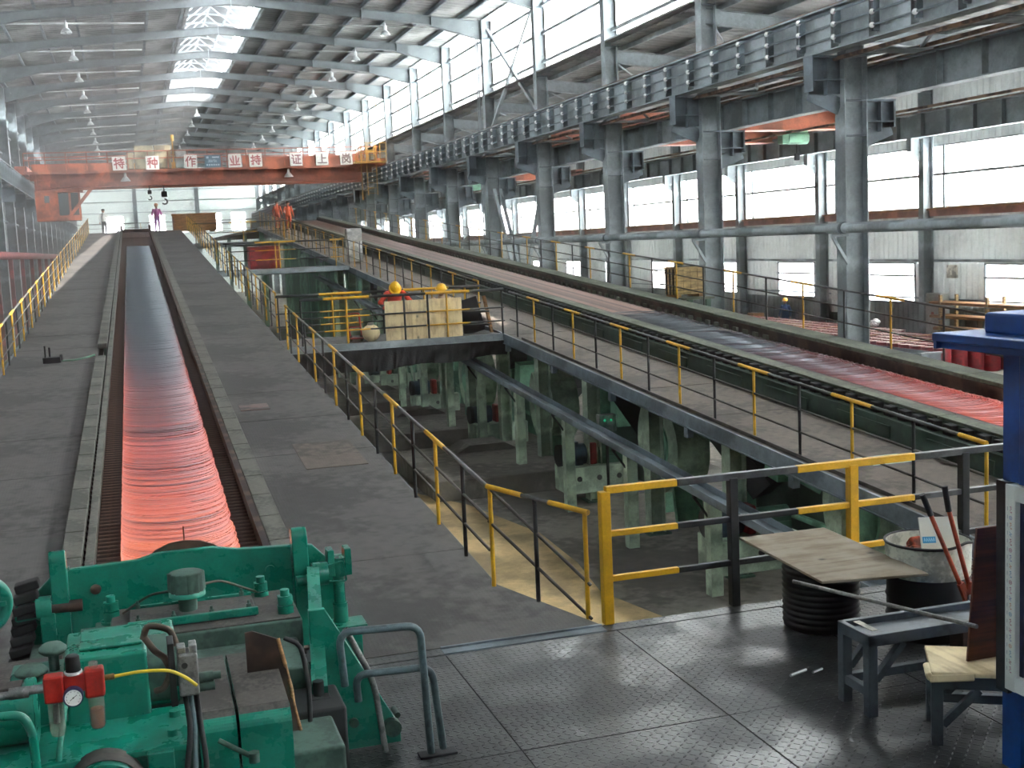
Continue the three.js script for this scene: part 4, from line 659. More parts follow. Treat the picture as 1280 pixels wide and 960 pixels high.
// ================================================================== THE PIT BETWEEN THE CONVEYORS
for (const [z1, z0] of [[-22.8, -26.8], [-29.2, -33.2], [-35.6, -39.6]]) {
  const t = setting('floor_plinth'); mesh('plinth_block', rbox(6.9, -1.6, (z0 + z1) / 2, 3.0, 0.42, z1 - z0, 0.03), M.concrete, t);
  mesh('plinth_step', slab([[0, 0], [1.4, 0], [1.1, 0.16], [0.3, 0.16]], 0.9).translate(6.6, -1.39, z0 + 0.2), M.concrete, t);
}
const fanWords = ['nearest the platform', 'second from the platform', 'third from the platform', 'beyond the near footbridge', 'farthest from the platform'];
[-15.4, -21.6, -27.9, -34.2, -40.5].forEach((z, i) => {
  const t = thing('blower', 'green blower unit in the pit under the right walkway, ' + fanWords[i], 'blower', [8.1, GROUND, z], 0, 'pit blowers');
  mesh('base', [rbox(0.1, 0.45, 0, 1.3, 0.5, 0.7, 0.02)], M.greenPale, t).position.y = 0.02; for (const x of [-0.3, 0.1, 0.5]) mesh('lightening_hole', cyl(x, 0.5, 0.355, 0.05, 0.01, 14, 'z'), M.dark, t);
  const m = mesh('motor', [cyl(-0.3, 0.92, 0, 0.2, 0.46, 20, 'x'), box(-0.3, 0.8, 0, 0.3, 0.14, 0.34), box(-0.3, 1.12, 0.05, 0.16, 0.1, 0.14)], M.motorBlue, t); mesh('fan_cover', [cyl(-0.56, 0.92, 0, 0.21, 0.08, 20, 'x')], M.rubber, m);
  mesh('coupling_cover', [rbox(0.08, 0.92, 0, 0.14, 0.42, 0.3, 0.04)], M.red, t); mesh('bearing_house', [cyl(0.45, 0.92, 0, 0.14, 0.5, 16, 'x'), box(0.45, 0.78, 0, 0.5, 0.14, 0.3)], M.greenDark, t);
  const s = new THREE.Shape(); for (let k = 0; k <= 40; k++) { const a = (k / 40) * 2 * Math.PI, r = 0.72 + 0.2 * (k / 40); (k ? s.lineTo : s.moveTo).call(s, r * Math.cos(a + 0.8), r * Math.sin(a + 0.8)); } s.closePath();
  mesh('scroll_housing', [new THREE.ExtrudeGeometry(s, { depth: 0.6, bevelEnabled: false }).rotateY(Math.PI / 2).translate(0.5, 1.35, 2.2)], M.greenPale, t); mesh('housing_rim', [cyl(0.49, 1.35, 2.2, 0.42, 0.05, 26, 'x'), bar(V(0.8, 0, 1.6), V(0.8, 0.9, 1.8), 0.5, 0.1), bar(V(0.8, 0, 2.8), V(0.8, 0.9, 2.6), 0.5, 0.1), cyl(0.75, 0.92, 1.0, 0.05, 1.9, 8, 'z')], M.green, t);
  mesh('discharge_duct', [bar(V(1.1, 1.3, -0.7), V(1.1, 2.0, -0.6), 0.5, 0.4)], M.green, t);
});
for (let k = 0; k < 14; k++) { // green posts under the edge of the right walkway, and the shorter ones that carry the cable tray
  const t = 3.6 + k * 2.9, p = P(8.12, -0.22, t), s = setting('walkway_post');
  mesh('post_shaft', hsec(0, 0, 0, p.y - GROUND, 0.26, 0.26, 0.02), M.greenPale, s); mesh('post_base', span(-0.2, 0.2, 0, 0.03, -0.2, 0.2), M.greenDark, s); s.position.set(p.x, GROUND, p.z);
  mesh('cross_bracket', bar(V(0, p.y - GROUND - 0.02, 0), V(1.4, p.y - GROUND - 0.9, 0), 0.1, 0.1), M.greenDark, s);
}
{ const t = thing('cable_tray', 'long grey cable tray sloping through the pit on green posts below the right walkway', 'cable tray');
  const a = P(7.22, -0.72, 0.4), b = P(7.22, -0.72, 42);
  mesh('tray', [bar(a, b, 0.26, 0.025), bar(a.clone().add(V(-0.13, 0.05, 0)), b.clone().add(V(-0.13, 0.05, 0)), 0.015, 0.1), bar(a.clone().add(V(0.13, 0.05, 0)), b.clone().add(V(0.13, 0.05, 0)), 0.015, 0.1)], M.steelDark, t);
  for (let k = 0; k < 13; k++) { const p = P(7.4, -0.78, 2.8 + k * 2.95); mesh('tray_post', span(p.x - 0.09, p.x + 0.09, GROUND, p.y, p.z - 0.09, p.z + 0.09), M.greenPale, t); mesh('tray_arm', bar(p.clone().add(V(-0.3, 0.02, 0)), p.clone().add(V(0.1, 0.02, 0)), 0.05, 0.05), M.dark, t); mesh('tray_stay', rod(p.clone().add(V(-0.28, 0, 0)), p.clone().add(V(0, -0.4, 0)), 0.018, 6), M.dark, t); } }
{ // closed green panels behind, below the right conveyor
  const s = setting('wall_pit'); for (let k = 0; k < 22; k++) { if (k % 2 && k < 16) continue; const t = k * 3.2, p = P(9.75, 0, t), q = P(9.75, 0, t + 3.18); mesh('pit_panel', span(9.72, 9.78, GROUND, p.y - 0.1, q.z, p.z), k > 5 ? (k % 2 ? M.green : M.greenDark) : k % 3 ? M.plenum : M.greenDark, s); }
  for (let k = 0; k < 20; k++) { const p = P(9.4, -0.2, 2.2 + k * 3.2); mesh('inner_post', span(p.x - 0.12, p.x + 0.12, GROUND, p.y, p.z - 0.12, p.z + 0.12), M.green, s); }
  for (let k = 0; k < 9; k++) { const p = P(8.8, -0.3, 4 + k * 4.4); mesh('air_duct', bar(p, p.clone().add(V(0.5, -1.1, 0.8)), 0.55, 0.4), M.dark, s); }
}
{ const t = thing('control_box', 'small grey control box with two green indicator lamps on a pit post', 'control box', [7.96, -0.35, -20.2]);
  mesh('box', rbox(0, 0.2, 0, 0.32, 0.4, 0.16, 0.01), M.castGrey, t); const lampM = std('#0e6b45', 0.3, 0, { emissive: '#35ffb0', emissiveIntensity: 0.05 });
  for (const x of [-0.06, 0.06]) mesh('indicator_lamp', ball(x, 0.3, 0.085, 0.022, 8), lampM, t);
  mesh('mount', span(-0.02, 0.02, -1.4, 0, -0.02, 0.02), M.dark, t);
  const L = new THREE.PointLight('#35ffb0', 0.0006); L.position.set(7.96, -0.05, -20.0); L.name = 'indicator_glow'; scene.add(L); }

// ================================================================== FOOTBRIDGES
function bridge(name, z0, z1, x0, x1, y, drape) {
  const g = setting(name); for (let k = 0; k < 4; k++) mesh('deck_plate', span(x0 + ((x1 - x0) * k) / 4 + 0.004, x0 + ((x1 - x0) * (k + 1)) / 4 - 0.004, y - 0.012, y, z1, z0), M.deck, g);
  mesh('bridge_beam', [span(x0, x1, y - 0.15, y + 0.012, z0, z0 + 0.05), span(x0, x1, y - 0.15, y - 0.13, z0 - 0.05, z0 + 0.08)], M.steel, g); mesh('bridge_beam', span(x0, x1, y - 0.24, y + 0.012, z1 - 0.05, z1), M.steel, g);
  mesh('deck_support', span(x0, x1, y - 0.08, y - 0.014, z1, z0), M.dark, g); return g;
}
const zB = -26.3, yB = 1.13;
bridge('footbridge', zB, -28.6, 3.06, 7.97, yB);
bridge('footbridge', -46.5, -49, 3.2, 8.1, 2.52); bridge('footbridge', -65, -67, 3.3, 8.2, 3.74);
{ // the pleated black drape under the first footbridge
  const n = 90, pos = [], idx = []; for (let i = 0; i <= n; i++) { const x = 3.1 + (4.9 * i) / n; for (let j = 0; j < 7; j++) { const v = j / 6, f = 0.035 * v * Math.sin(i * 1.9 + 2.2 * v + Math.sin(i * 0.7)) + 0.025 * v * Math.sin(i * 0.53 + j); pos.push(x + 0.04 * v * Math.sin(i * 0.8), yB - 0.14 - (0.56 - (0.24 * i) / n + 0.03 * Math.sin(i * 0.21)) * v, zB + 0.07 + f + 0.02); } }
  for (let i = 0; i < n; i++) for (let j = 0; j < 6; j++) { const a = i * 7 + j; idx.push(a, a + 1, a + 7, a + 7, a + 1, a + 8); }
  const g = new THREE.BufferGeometry(); g.setAttribute('position', new THREE.Float32BufferAttribute(pos, 3)); g.setIndex(idx); g.computeVertexNormals(); M.tarp.side = THREE.DoubleSide;
  solo('drape', 'crinkled black plastic drape hanging under the front edge of the near footbridge', 'drape', g, M.tarp);
}
function barrier(label, x0, x1, y, z, posts, segs, mids = [0.3, 0.6]) { // straight footbridge barrier: posts with colours, coloured stretches of rail
  const t = thing('bridge_barrier', label, 'railing', [x0, y, z]);
  for (const [x, m] of posts) put(postFor(0.022, 1.0, false), 'post', m, t, x - x0, 0, 0);
  for (const [a, b, m] of segs) { mesh('top_rail', rod(V(a - x0, 1.0, 0), V(b - x0, 1.0, 0), 0.032, 8), m, t); for (const h of mids) mesh('middle_rail', rod(V(a - x0, h, 0), V(b - x0, h, 0), 0.018, 8), m, t); }
  return t;
}
barrier('front barrier of the near footbridge, yellow and black, before the plywood boards', 3.45, 8.0, yB, zB + 0.02, [[3.47, M.black], [4.45, M.yellow], [5.72, M.black], [6.25, M.black], [6.68, M.yellow], [7.95, M.black]], [[3.45, 3.95, M.black], [3.95, 4.95, M.yellow], [4.95, 6.2, M.black], [6.2, 7.2, M.yellow], [7.2, 8.0, M.railGrey]]);
barrier('rear barrier of the near footbridge, yellow and black, behind the two bending workers', 3.2, 8.1, yB + 0.02, -28.5, [[3.25, M.black], [4.5, M.yellow], [5.7, M.black], [6.7, M.yellow], [7.7, M.yellow]], [[3.2, 4.2, M.black], [4.2, 5.2, M.yellow], [5.2, 6.2, M.black], [6.2, 7.3, M.yellow], [7.3, 8.1, M.railGrey]]);
barrier('yellow and black barrier of the middle footbridge, beside the red box', 3.46, 7.9, 2.53, -46.55, [[3.55, M.black], [5.35, M.yellow], [5.5, M.yellow], [7.6, M.yellow]], [[3.46, 4.6, M.black], [4.6, 6.1, M.yellow], [6.1, 7.4, M.black], [7.4, 7.85, M.yellow]], [0.35, 0.7]);
barrier('yellow and black barrier of the farthest footbridge', 3.4, 8.2, 3.75, -65.05, [[3.5, M.black], [5.9, M.yellow], [8.0, M.yellow]], [[3.4, 5.2, M.black], [5.2, 6.6, M.yellow], [6.6, 8.2, M.black]], [0.5]);
{ const xs = [[5.3, 5.72], [5.73, 6.24], [6.25, 6.66], [6.67, 7.04]];
  const w = ['leftmost of the plywood boards on the near footbridge, pale and plain', 'second plywood board from the left on the near footbridge, with black posts on both sides', 'third plywood board from the left on the near footbridge, with dark knots', 'rightmost of the plywood boards on the near footbridge, behind the yellow post'];
  xs.forEach(([a, b], i) => solo('plywood_board', w[i], 'board', rbox((a + b) / 2, yB + 0.44, zB - 0.06, b - a, 0.86, 0.018, 0.004, 0, 0, rr(-0.006, 0.006)), M.plyNew, 'plywood boards')); }
solo('red_box', 'red steel box standing on the middle footbridge', 'box', [rbox(5.0, 2.53 + 0.42, -47.4, 1.15, 0.8, 0.8, 0.02), rbox(5.0, 2.53 + 0.84, -47.4, 1.2, 0.05, 0.85, 0.01)], M.drumRed);
{ const t = thing('mixing_tub', 'dark open crate at the right end of the near footbridge, beside a tan plank', 'crate', [7.42, yB, -27.05]);
  mesh('crate_side', [box(0, 0.4, 0, 0.5, 0.8, 0.04, 0, 0, 0.25), box(0.05, 0.2, 0.2, 0.6, 0.04, 0.3), box(0.05, 0.5, 0.2, 0.6, 0.04, 0.3), box(0.02, 0.35, -0.1, 0.5, 0.6, 0.04, 0, 0, 0.25)], M.rubber, t); mesh('plank', box(0.4, 0.42, 0.05, 0.06, 0.86, 0.1, 0, 0, 0.18), M.timber, t); }
{ const t = thing('floor_bag', 'pale sack standing on the near footbridge left of the plywood boards', 'sack', [5.02, yB, zB - 0.3]); mesh('sack', new THREE.SphereGeometry(0.2, 16, 12).scale(1, 0.95, 0.8).translate(0, 0.19, 0), M.plyNew, t); mesh('sack_neck', cyl(0, 0.38, 0, 0.07, 0.06, 10), M.white, t); }
{ const t = thing('trolley', 'red hand trolley frame on the near footbridge at the left of the plywood boards', 'trolley', [4.62, yB, zB - 0.6]); mesh('trolley_frame', [rod(V(0, 0.05, 0), V(-0.08, 0.62, 0), 0.02), rod(V(0.25, 0.05, 0), V(0.2, 0.62, 0), 0.02), rod(V(-0.08, 0.62, 0), V(0.2, 0.62, 0), 0.02), rod(V(-0.04, 0.32, 0), V(0.22, 0.32, 0), 0.02), box(0.12, 0.08, 0.1, 0.3, 0.03, 0.2)], M.red, t); for (const x of [0, 0.25]) mesh('wheel', cyl(x, 0.08, -0.05, 0.08, 0.05, 14, 'x'), M.rubber, t); }
{ const p = P(8.25, 0, 39.6); const t = thing('switch_cabinet', 'tall white cabinet standing at the railing of the right walkway, beyond the footbridge', 'cabinet', [8.72, p.y, p.z]); mesh('cabinet_body', rbox(0, 0.66, 0, 0.6, 1.32, 0.4, 0.015), M.white, t); mesh('cabinet_door', rbox(0, 0.66, 0.205, 0.54, 1.24, 0.02, 0.006), M.white, t); mesh('door_handle', box(0.2, 0.75, 0.225, 0.03, 0.12, 0.02), M.rubber, t); }
{ const p = P(-1.6, 0, 17.2), t = thing('steel_bracket', 'loose steel bracket lying on the left walkway with a hose beside it', 'bracket', [-1.6, p.y, p.z]);
  mesh('bracket_body', [rbox(0.02, 0.06, 0, 0.34, 0.12, 0.3, 0.01), box(-0.1, 0.2, 0.02, 0.03, 0.3, 0.12), box(-0.02, 0.18, -0.05, 0.03, 0.26, 0.1), box(0.2, 0.1, 0, 0.05, 0.12, 0.2)], M.dark, t); mesh('green_hose', hose([[0.2, 0.03, 0.05], [0.45, 0.03, 0.02], [0.7, 0.06, -0.1], [0.85, 0.1, -0.1]], 0.02, 16, 7), M.green, t); }

// ================================================================== FRONT PLATFORM FURNITURE
const drum = (() => { const prof = (r, h) => [[0, 0], [r - 0.01, 0], [r, 0.01], [r, h * 0.3], [r + 0.012, h * 0.33], [r, h * 0.36], [r, h * 0.63], [r + 0.012, h * 0.66], [r, h * 0.69], [r, h - 0.02], [r + 0.008, h - 0.01], [r, h]]; return prof; })();
{ // cut drum with the loose board on it
  const prof = [[0, 0], [0.29, 0], [0.3, 0.012]]; for (let k = 0; k < 11; k++) { const y = 0.03 + k * 0.048; prof.push([0.3, y], [0.31, y + 0.016], [0.3, y + 0.032]); } prof.push([0.3, 0.59], [0.312, 0.6], [0.29, 0.6], [0.29, 0.02]);
  const t = thing('steel_drum', 'black ribbed open steel drum standing under the loose plywood board', 'drum', [5.16, 0, -8.5]); mesh('drum_body', lathe(prof, 36), M.drumBlack, t); mesh('drum_rim', new THREE.TorusGeometry(0.304, 0.012, 8, 36).rotateX(Math.PI / 2).translate(0, 0.6, 0), M.drumBlack, t);
  const b = solo('loose_board', 'weathered plywood board lying flat across the black drum', 'board', slab([[4.66, 7.66], [5.46, 7.51], [5.55, 9.08], [4.75, 9.1]], 0.02, 0.003).rotateX(-Math.PI / 2).translate(0, 0.614, 0), M.ply);
}
{ const t = thing('scrap_drum', 'black drum with a white painted top band and dented rim, holding scrap, behind the bench', 'drum', [5.79, 0, -7.97]); t.scale.set(0.94, 1, 0.94);
  mesh('drum_body', lathe([[0, 0], [0.32, 0], [0.335, 0.02], [0.335, 0.14], [0.345, 0.16], [0.335, 0.18], [0.335, 0.3], [0.345, 0.32], [0.335, 0.34], [0.335, 0.49]], 40), M.drumBlack, t);
  const band = lathe([[0.336, 0.49], [0.34, 0.6], [0.345, 0.74], [0.33, 0.745], [0.325, 0.5], [0, 0.5]], 40); { const p = band.attributes.position; for (let i = 0; i < p.count; i++) { const a = Math.atan2(p.getZ(i), p.getX(i)); if (p.getY(i) > 0.7) p.setY(i, p.getY(i) + 0.03 * Math.exp(-Math.pow((a - 1.2) * 3, 2))); } band.computeVertexNormals(); }
  mesh('white_band', band, M.drumWhite, t);
  const rim = []; for (let k = 0; k <= 40; k++) { const a = (k / 40) * 2 * Math.PI, q = a > Math.PI ? a - 2 * Math.PI : a; rim.push([0.345 * Math.cos(a), 0.745 + 0.03 * Math.exp(-Math.pow((q - 1.2) * 3, 2)), 0.345 * Math.sin(a)]); } mesh('drum_rim', hose(rim, 0.011, 60, 7), M.rubber, t); }
solo('scrap_heap', 'rust-orange scrap lying inside the white banded drum', 'scrap', [0, 1, 2, 3, 4, 5, 6].map((k) => rbox(5.7 + 0.08 * Math.cos(k * 2.1), 0.57 + 0.015 * k, -8.0 + 0.12 * Math.sin(k * 1.7), 0.16, 0.1, 0.12, 0.02, k, k * 1.3, k * 0.7)), std('#b3532f', 0.8, 0, { map: scaled(rustT, 0.3) }));
{ const cv = document.createElement('canvas'); cv.width = 256; cv.height = 256; const c = cv.getContext('2d'); c.fillStyle = '#dddacb'; c.fillRect(0, 0, 256, 256); c.fillStyle = '#2f8fc0'; c.fillRect(10, 128, 88, 42); c.strokeStyle = '#a9dcf0'; c.lineWidth = 4; for (let k = 0; k < 5; k++) { c.beginPath(); c.moveTo(20 + k * 15, 160); c.lineTo(24 + k * 15, 138); c.lineTo(32 + k * 15, 158); c.stroke(); }
  const tx = new THREE.CanvasTexture(cv); tx.colorSpace = THREE.SRGBColorSpace; const pg = new THREE.BoxGeometry(0.32, 0.3, 0.012); const q = mesh('carton', pg, [M.paper, M.paper, M.paper, M.paper, std('#ffffff', 0.8, 0, { map: tx }), M.paper], scene, true); q.position.set(5.8, 0.8, -7.84); q.rotation.set(-0.32, -0.1, -0.09); tag(q, 'flat cream carton with a small blue label sticking out of the white banded drum', 'carton'); }
{ const t = thing('bolt_cutter', 'long bolt cutter with red arms and black grips leaning against the white banded drum', 'bolt cutter', [5.76, 0.3, -7.46]);
  const a = V(-0.03, 0.16, 0), b = V(0.03, 0.16, 0.0);
  mesh('red_arm', [rod(a, V(-0.29, 0.78, -0.04), 0.017, 10), bar(V(0.01, 0.08, 0), V(-0.06, 0.24, 0), 0.03, 0.05)], M.orange, t); mesh('red_arm', [rod(b, V(-0.1, 0.78, -0.08), 0.017, 10), bar(V(-0.01, 0.08, 0), V(0.03, 0.24, 0), 0.03, 0.05)], M.orange, t);
  mesh('grip', rod(V(-0.285, 0.77, -0.04), V(-0.35, 0.93, -0.05), 0.022, 12), M.rubber, t); mesh('grip', rod(V(-0.1, 0.77, -0.08), V(-0.125, 0.96, -0.095), 0.022, 12), M.rubber, t);
  mesh('jaw', [bar(V(0, 0.12, 0), V(-0.02, 0.0, 0.01), 0.03, 0.03), bar(V(0.03, 0.12, 0), V(0.045, 0.0, 0.01), 0.03, 0.03), cyl(0.01, 0.13, 0.02, 0.02, 0.03, 10, 'z')], M.chrome, t); }
solo('steel_offcut', 'rusty steel block on the floor under the bolt cutter behind the bench', 'offcut', rbox(5.78, 0.15, -7.42, 0.3, 0.3, 0.16, 0.01), M.wallRust);
{ const w = []; for (let k = 0; k < 16; k++) w.push(hose([[6.1 + rr(-0.1, 0.2), 0.02 + k * 0.02, -7.5 + rr(-0.2, 0.2)], [6.25, 0.12 + k * 0.025, -7.9 + rr(-0.2, 0.2)], [6.3 + rr(-0.2, 0.3), 0.02 + k * 0.02, -8.5 + rr(-0.2, 0.2)]], 0.008, 10, 5)); const o = solo('scrap_wire', 'heap of rusty scrap wire beside the cabin behind the white banded drum', 'scrap wire', w, M.rollerRed); o.userData.kind = 'stuff'; }
function bench(t, x0, x1, z0, z1, h) { // welded angle-steel bench
  const L = 0.07, legs = [[x0 + L / 2, z1 - L / 2], [x0 + L / 2, z0 + L / 2], [x1 - L / 2, z1 - L / 2], [x1 - L / 2, z0 + L / 2]];
  for (const [x, z] of legs) mesh('leg', rbox(x, (h - 0.04) / 2, z, L, h - 0.04, L, 0.006), M.benchGrey, t);
  mesh('bench_top', [rbox((x0 + x1) / 2, h - 0.06, (z0 + z1) / 2, x1 - x0 - 0.04, 0.02, z1 - z0 - 0.04, 0.004)], M.benchGrey, t);
  mesh('top_frame', [rbox((x0 + x1) / 2, h - 0.045, z0 + 0.02, x1 - x0, 0.08, 0.04, 0.006), rbox((x0 + x1) / 2, h - 0.045, z1 - 0.02, x1 - x0, 0.08, 0.04, 0.006), rbox(x0 + 0.02, h - 0.045, (z0 + z1) / 2, 0.04, 0.08, z1 - z0, 0.006), rbox(x1 - 0.02, h - 0.045, (z0 + z1) / 2, 0.04, 0.08, z1 - z0, 0.006)], M.benchGrey, t);
  mesh('stretcher', rbox(x0 + L / 2, 0.16, (z0 + z1) / 2, 0.05, 0.06, z1 - z0 - L, 0.006), M.benchGrey, t); mesh('stretcher', rbox((x0 + x1) / 2, 0.16, z0 + L / 2, x1 - x0 - L, 0.06, 0.05, 0.006), M.benchGrey, t);
  for (const z of [z0 + L / 2, z1 - L / 2]) mesh('knee_brace', bar(V(x0 + L, h - 0.32, z), V(x0 + 0.28, h - 0.09, z), 0.045, 0.045), M.benchGrey, t);
}
{ const t = thing('steel_bench', 'low grey welded steel bench with knee braces in front of the drums', 'bench', [4.4, 0, -7.07]); bench(t, 0.0, 1.35, 0.02, 0.39, 0.56); }
solo('paper_label', 'small white paper slip lying on the near end of the grey bench', 'paper', rbox(4.49, 0.563, -6.85, 0.05, 0.004, 0.22, 0.001), M.paper);
solo('steel_rod', 'long thin grey steel rod propped from the board across the bench toward the cabin', 'rod', rod(V(4.46, 0.645, -7.72), V(4.66, 0.8, -5.95), 0.014, 10), M.castGrey);
{ const t = thing('steel_stool', 'small grey steel stand beside the blue cabin, carrying a cream board and a brown board', 'stand', [4.55, 0, -6.18]); bench(t, -0.035, 0.62, -0.42, 0.035, 0.45); t.rotation.y = -0.55; }
solo('cream_board', 'cream foam board lying on the small grey stand, its edge curling', 'board', [rbox(0.27, 0.466, -0.19, 0.62, 0.03, 0.5, 0.01), rbox(0.08, 0.45, 0.07, 0.26, 0.045, 0.02, 0.01, -0.35, 0, 0.08), rbox(-0.05, 0.455, -0.02, 0.04, 0.05, 0.2, 0.014, 0, 0, 0.4)].map((g) => g.rotateY(-0.55).translate(4.55, 0, -6.18)), M.plyNew);
solo('brown_board', 'dark brown plywood board standing on the cream board against the blue cabin', 'board', slab([[4.79, 0.483], [5.12, 0.483], [5.12, 1.32], [4.86, 1.32]], 0.018, 0.003).translate(0, 0, -6.22), M.plyBrown);
{ const t = thing('floor_scraps', 'small metal offcuts lying on the checker plate left of the grey bench', 'offcut', [4.48, 0, -7.6]); mesh('bolt_piece', [rod(V(0, 0.015, 0), V(-0.16, 0.015, 0.06), 0.012, 8), rod(V(0.12, 0.012, 0.02), V(0.02, 0.012, 0.06), 0.01, 8)], M.chrome, t); }
// ------------------------------------------------------------------ blue cabin
{
  const t = thing('cabin', 'blue corrugated steel cabin with a white framed window at the right edge', 'cabin', [4.66, 0, -5.78]);
  const sheet = (z0, z1, y0, y1) => corrugated(z1 - z0, y1 - y0, 0.2, 0.02).applyMatrix4(X4.makeBasis(V(0, 0, 1), V(0, 1, 0), V(-1, 0, 0)).setPosition(0.03, y0, z0));
  mesh('blue_sheet', [sheet(0.02, 0.5, 1.72, 2.5), sheet(0.5, 3.2, 1.72, 2.5)], M.blue, t); mesh('blue_sheet', [sheet(0.02, 3.2, 0.02, 0.5)], M.blue, t); mesh('blue_sheet', [span(0.05, 3.0, 0.02, 2.5, 0.0, 0.03)], M.blue, t); mesh('wall_core', [span(0.06, 0.12, 0.02, 0.5, 0.03, 3.2), span(0.06, 0.12, 1.72, 2.5, 0.03, 3.2), span(0.06, 0.12, 0.5, 1.72, 1.4, 3.2)], M.blue, t);
  mesh('corner_post', [span(0.0, 0.06, 0.48, 1.72, 0.0, 0.1)], M.black, t);
  mesh('eave', [rbox(1.4, 2.54, 1.4, 3.3, 0.05, 3.3, 0.01), rbox(-0.2, 2.515, 1.4, 0.03, 0.08, 3.3, 0.006), rbox(1.4, 2.515, -0.22, 3.3, 0.08, 0.03, 0.006), rbox(1.4, 2.62, 1.4, 2.9, 0.12, 2.9, 0.02)], M.blue, t);
  const cv = document.createElement('canvas'); cv.width = 64; cv.height = 1024; const c = cv.getContext('2d'); c.fillStyle = '#e4e8e4'; c.fillRect(0, 0, 64, 1024); // printed protective film
  const cols = ['#b06a86', '#7b86b8', '#c48a6a', '#5c90b4', '#a04a62']; let k = 0; for (let y = 60; y < 990; y += 46, k++) { c.fillStyle = c.strokeStyle = cols[k % 5]; c.lineWidth = 3; if (k % 4 === 1) { c.beginPath(); c.arc(38, y, 10, 0, 7); c.stroke(); c.beginPath(); c.arc(38, y, 4, 0, 7); c.fill(); } else if (k % 4 === 3) { c.beginPath(); c.moveTo(28, y - 12); c.lineTo(46, y); c.lineTo(30, y + 4); c.lineTo(44, y + 14); c.stroke(); } else for (let j = 0; j < 4; j++) c.fillRect(32 + (j % 2) * 4, y - 18 + j * 10, 12 - (j % 3) * 3, 5); c.fillStyle = '#9aa3ad'; c.fillRect(12, y - 14, 4, 22); }
  const tx = new THREE.CanvasTexture(cv); tx.colorSpace = THREE.SRGBColorSpace; const film = std('#ffffff', 0.35, 0, { map: tx });
  const f = mesh('window_frame', [rbox(0.03, 1.11, 0.125, 0.076, 1.204, 0.085, 0.006), rbox(0.03, 1.665, 0.75, 0.07, 0.09, 1.34, 0.006), rbox(0.03, 0.555, 0.75, 0.07, 0.09, 1.34, 0.006), rbox(0.03, 1.11, 1.38, 0.07, 1.2, 0.12, 0.006)], M.pvc, t);
  mesh('printed_film', new THREE.PlaneGeometry(0.07, 1.04).rotateY(-Math.PI / 2).translate(-0.0095, 1.11, 0.125), film, f, true);
  mesh('inner_sash', [rbox(0.05, 1.11, 0.18, 0.05, 1.02, 0.03, 0.004), rbox(0.05, 1.11, 0.8, 0.02, 0.02, 1.0, 0.004)], std('#25284a', 0.4), f);
  mesh('window_pane', new THREE.PlaneGeometry(1.2, 1.04).rotateY(-Math.PI / 2).translate(0.07, 1.11, 0.78), M.glass, t);
  mesh('blind', [span(0.1, 0.12, 0.56, 1.16, 0.15, 1.35)], std('#59655e', 0.8), t); mesh('painted_reflection', [span(0.1, 0.12, 1.16, 1.66, 0.15, 1.35)], M.orange, t);  // orange panel is a painted reflection behind the pane, above the blind
}

// ================================================================== LOW BAY ON THE RIGHT
{
  const prof = [[0, 0], [0.275, 0], [0.285, 0.01], [0.285, 0.28], [0.297, 0.295], [0.285, 0.31], [0.285, 0.57], [0.297, 0.585], [0.285, 0.6], [0.285, 0.86]];
  const bodyG = ready(lathe(prof, 18)), rimG = ready(new THREE.TorusGeometry(0.287, 0.014, 6, 20).rotateX(Math.PI / 2).translate(0, 0.872, 0)), lidG = ready([cyl(0, 0.855, 0, 0.28, 0.01, 18), cyl(0.17, 0.868, 0.05, 0.035, 0.02, 8)]);
  const make = (label) => { const t = thing('red_drum', label, 'drum', [0, 0, 0], 0, 'red drums in the low bay'); mesh('drum_body', bodyG, M.drumRed, t); mesh('drum_rim', rimG, M.drumRed, t); mesh('drum_lid', lidG, M.drumLid, t); return t; };
  const shared = 'red drum with a pale lid in the dense field of drums past the third row', first = make(shared); let n = 0;
  const front = ['leftmost red drum of the front row, half hidden by the grey bin', 'second red drum from the left in the front row, next to a railing post', 'third red drum of the front row, with a white label high on its side', 'red drum of the front row next to the blue cabin roof, with a white label'];
  for (let i = 0; i < 6; i++) for (let j = 0; j < 36; j++) {
    const x = 25.35 + i * 0.64, z = -34.1 - j * 0.64; if (x > 28.2 && z > -41) continue;
    let o = first; if (n) { o = first.clone(); o.name = numbered('red_drum'); scene.add(o); } o.position.set(x + rr(-0.012, 0.012), GROUND, z + rr(-0.012, 0.012)); o.rotation.y = rr(0, 6);
    if (j === 0 && i < 4) { o.userData.label = front[i]; if (i > 1) { const l = mesh('drum_label', box(0, 0.62, 0, 0.14, 0.2, 0.004), M.paper, o); l.position.set(0, 0, 0); l.position.set(0.29 * Math.sin(-0.55 - o.rotation.y), 0, 0.29 * Math.cos(-0.55 - o.rotation.y)); l.rotation.y = -0.55 - o.rotation.y; } } else o.userData.label = j < 3 ? 'red drum with a pale lid, ' + ['leftmost', 'second from the left', 'third from the left', 'fourth from the left', 'fifth from the left', 'sixth from the left'][i] + ' in the ' + ['front', 'second', 'third'][j] + ' row of drums' : shared;
    n++;
  }
  for (let k = 0; k < 14; k++) { const x = rr(25.9, 27.9), z = -35.2 - k * 1.45; solo('drum_batten', 'thin brown batten lying across the drum lids in the low bay', 'batten', box(x, GROUND + 0.905, z, rr(0.9, 2.0), 0.03, 0.09, 0, rr(-0.3, 0.3), 0), M.timber, 'battens on the drum lids'); }
}
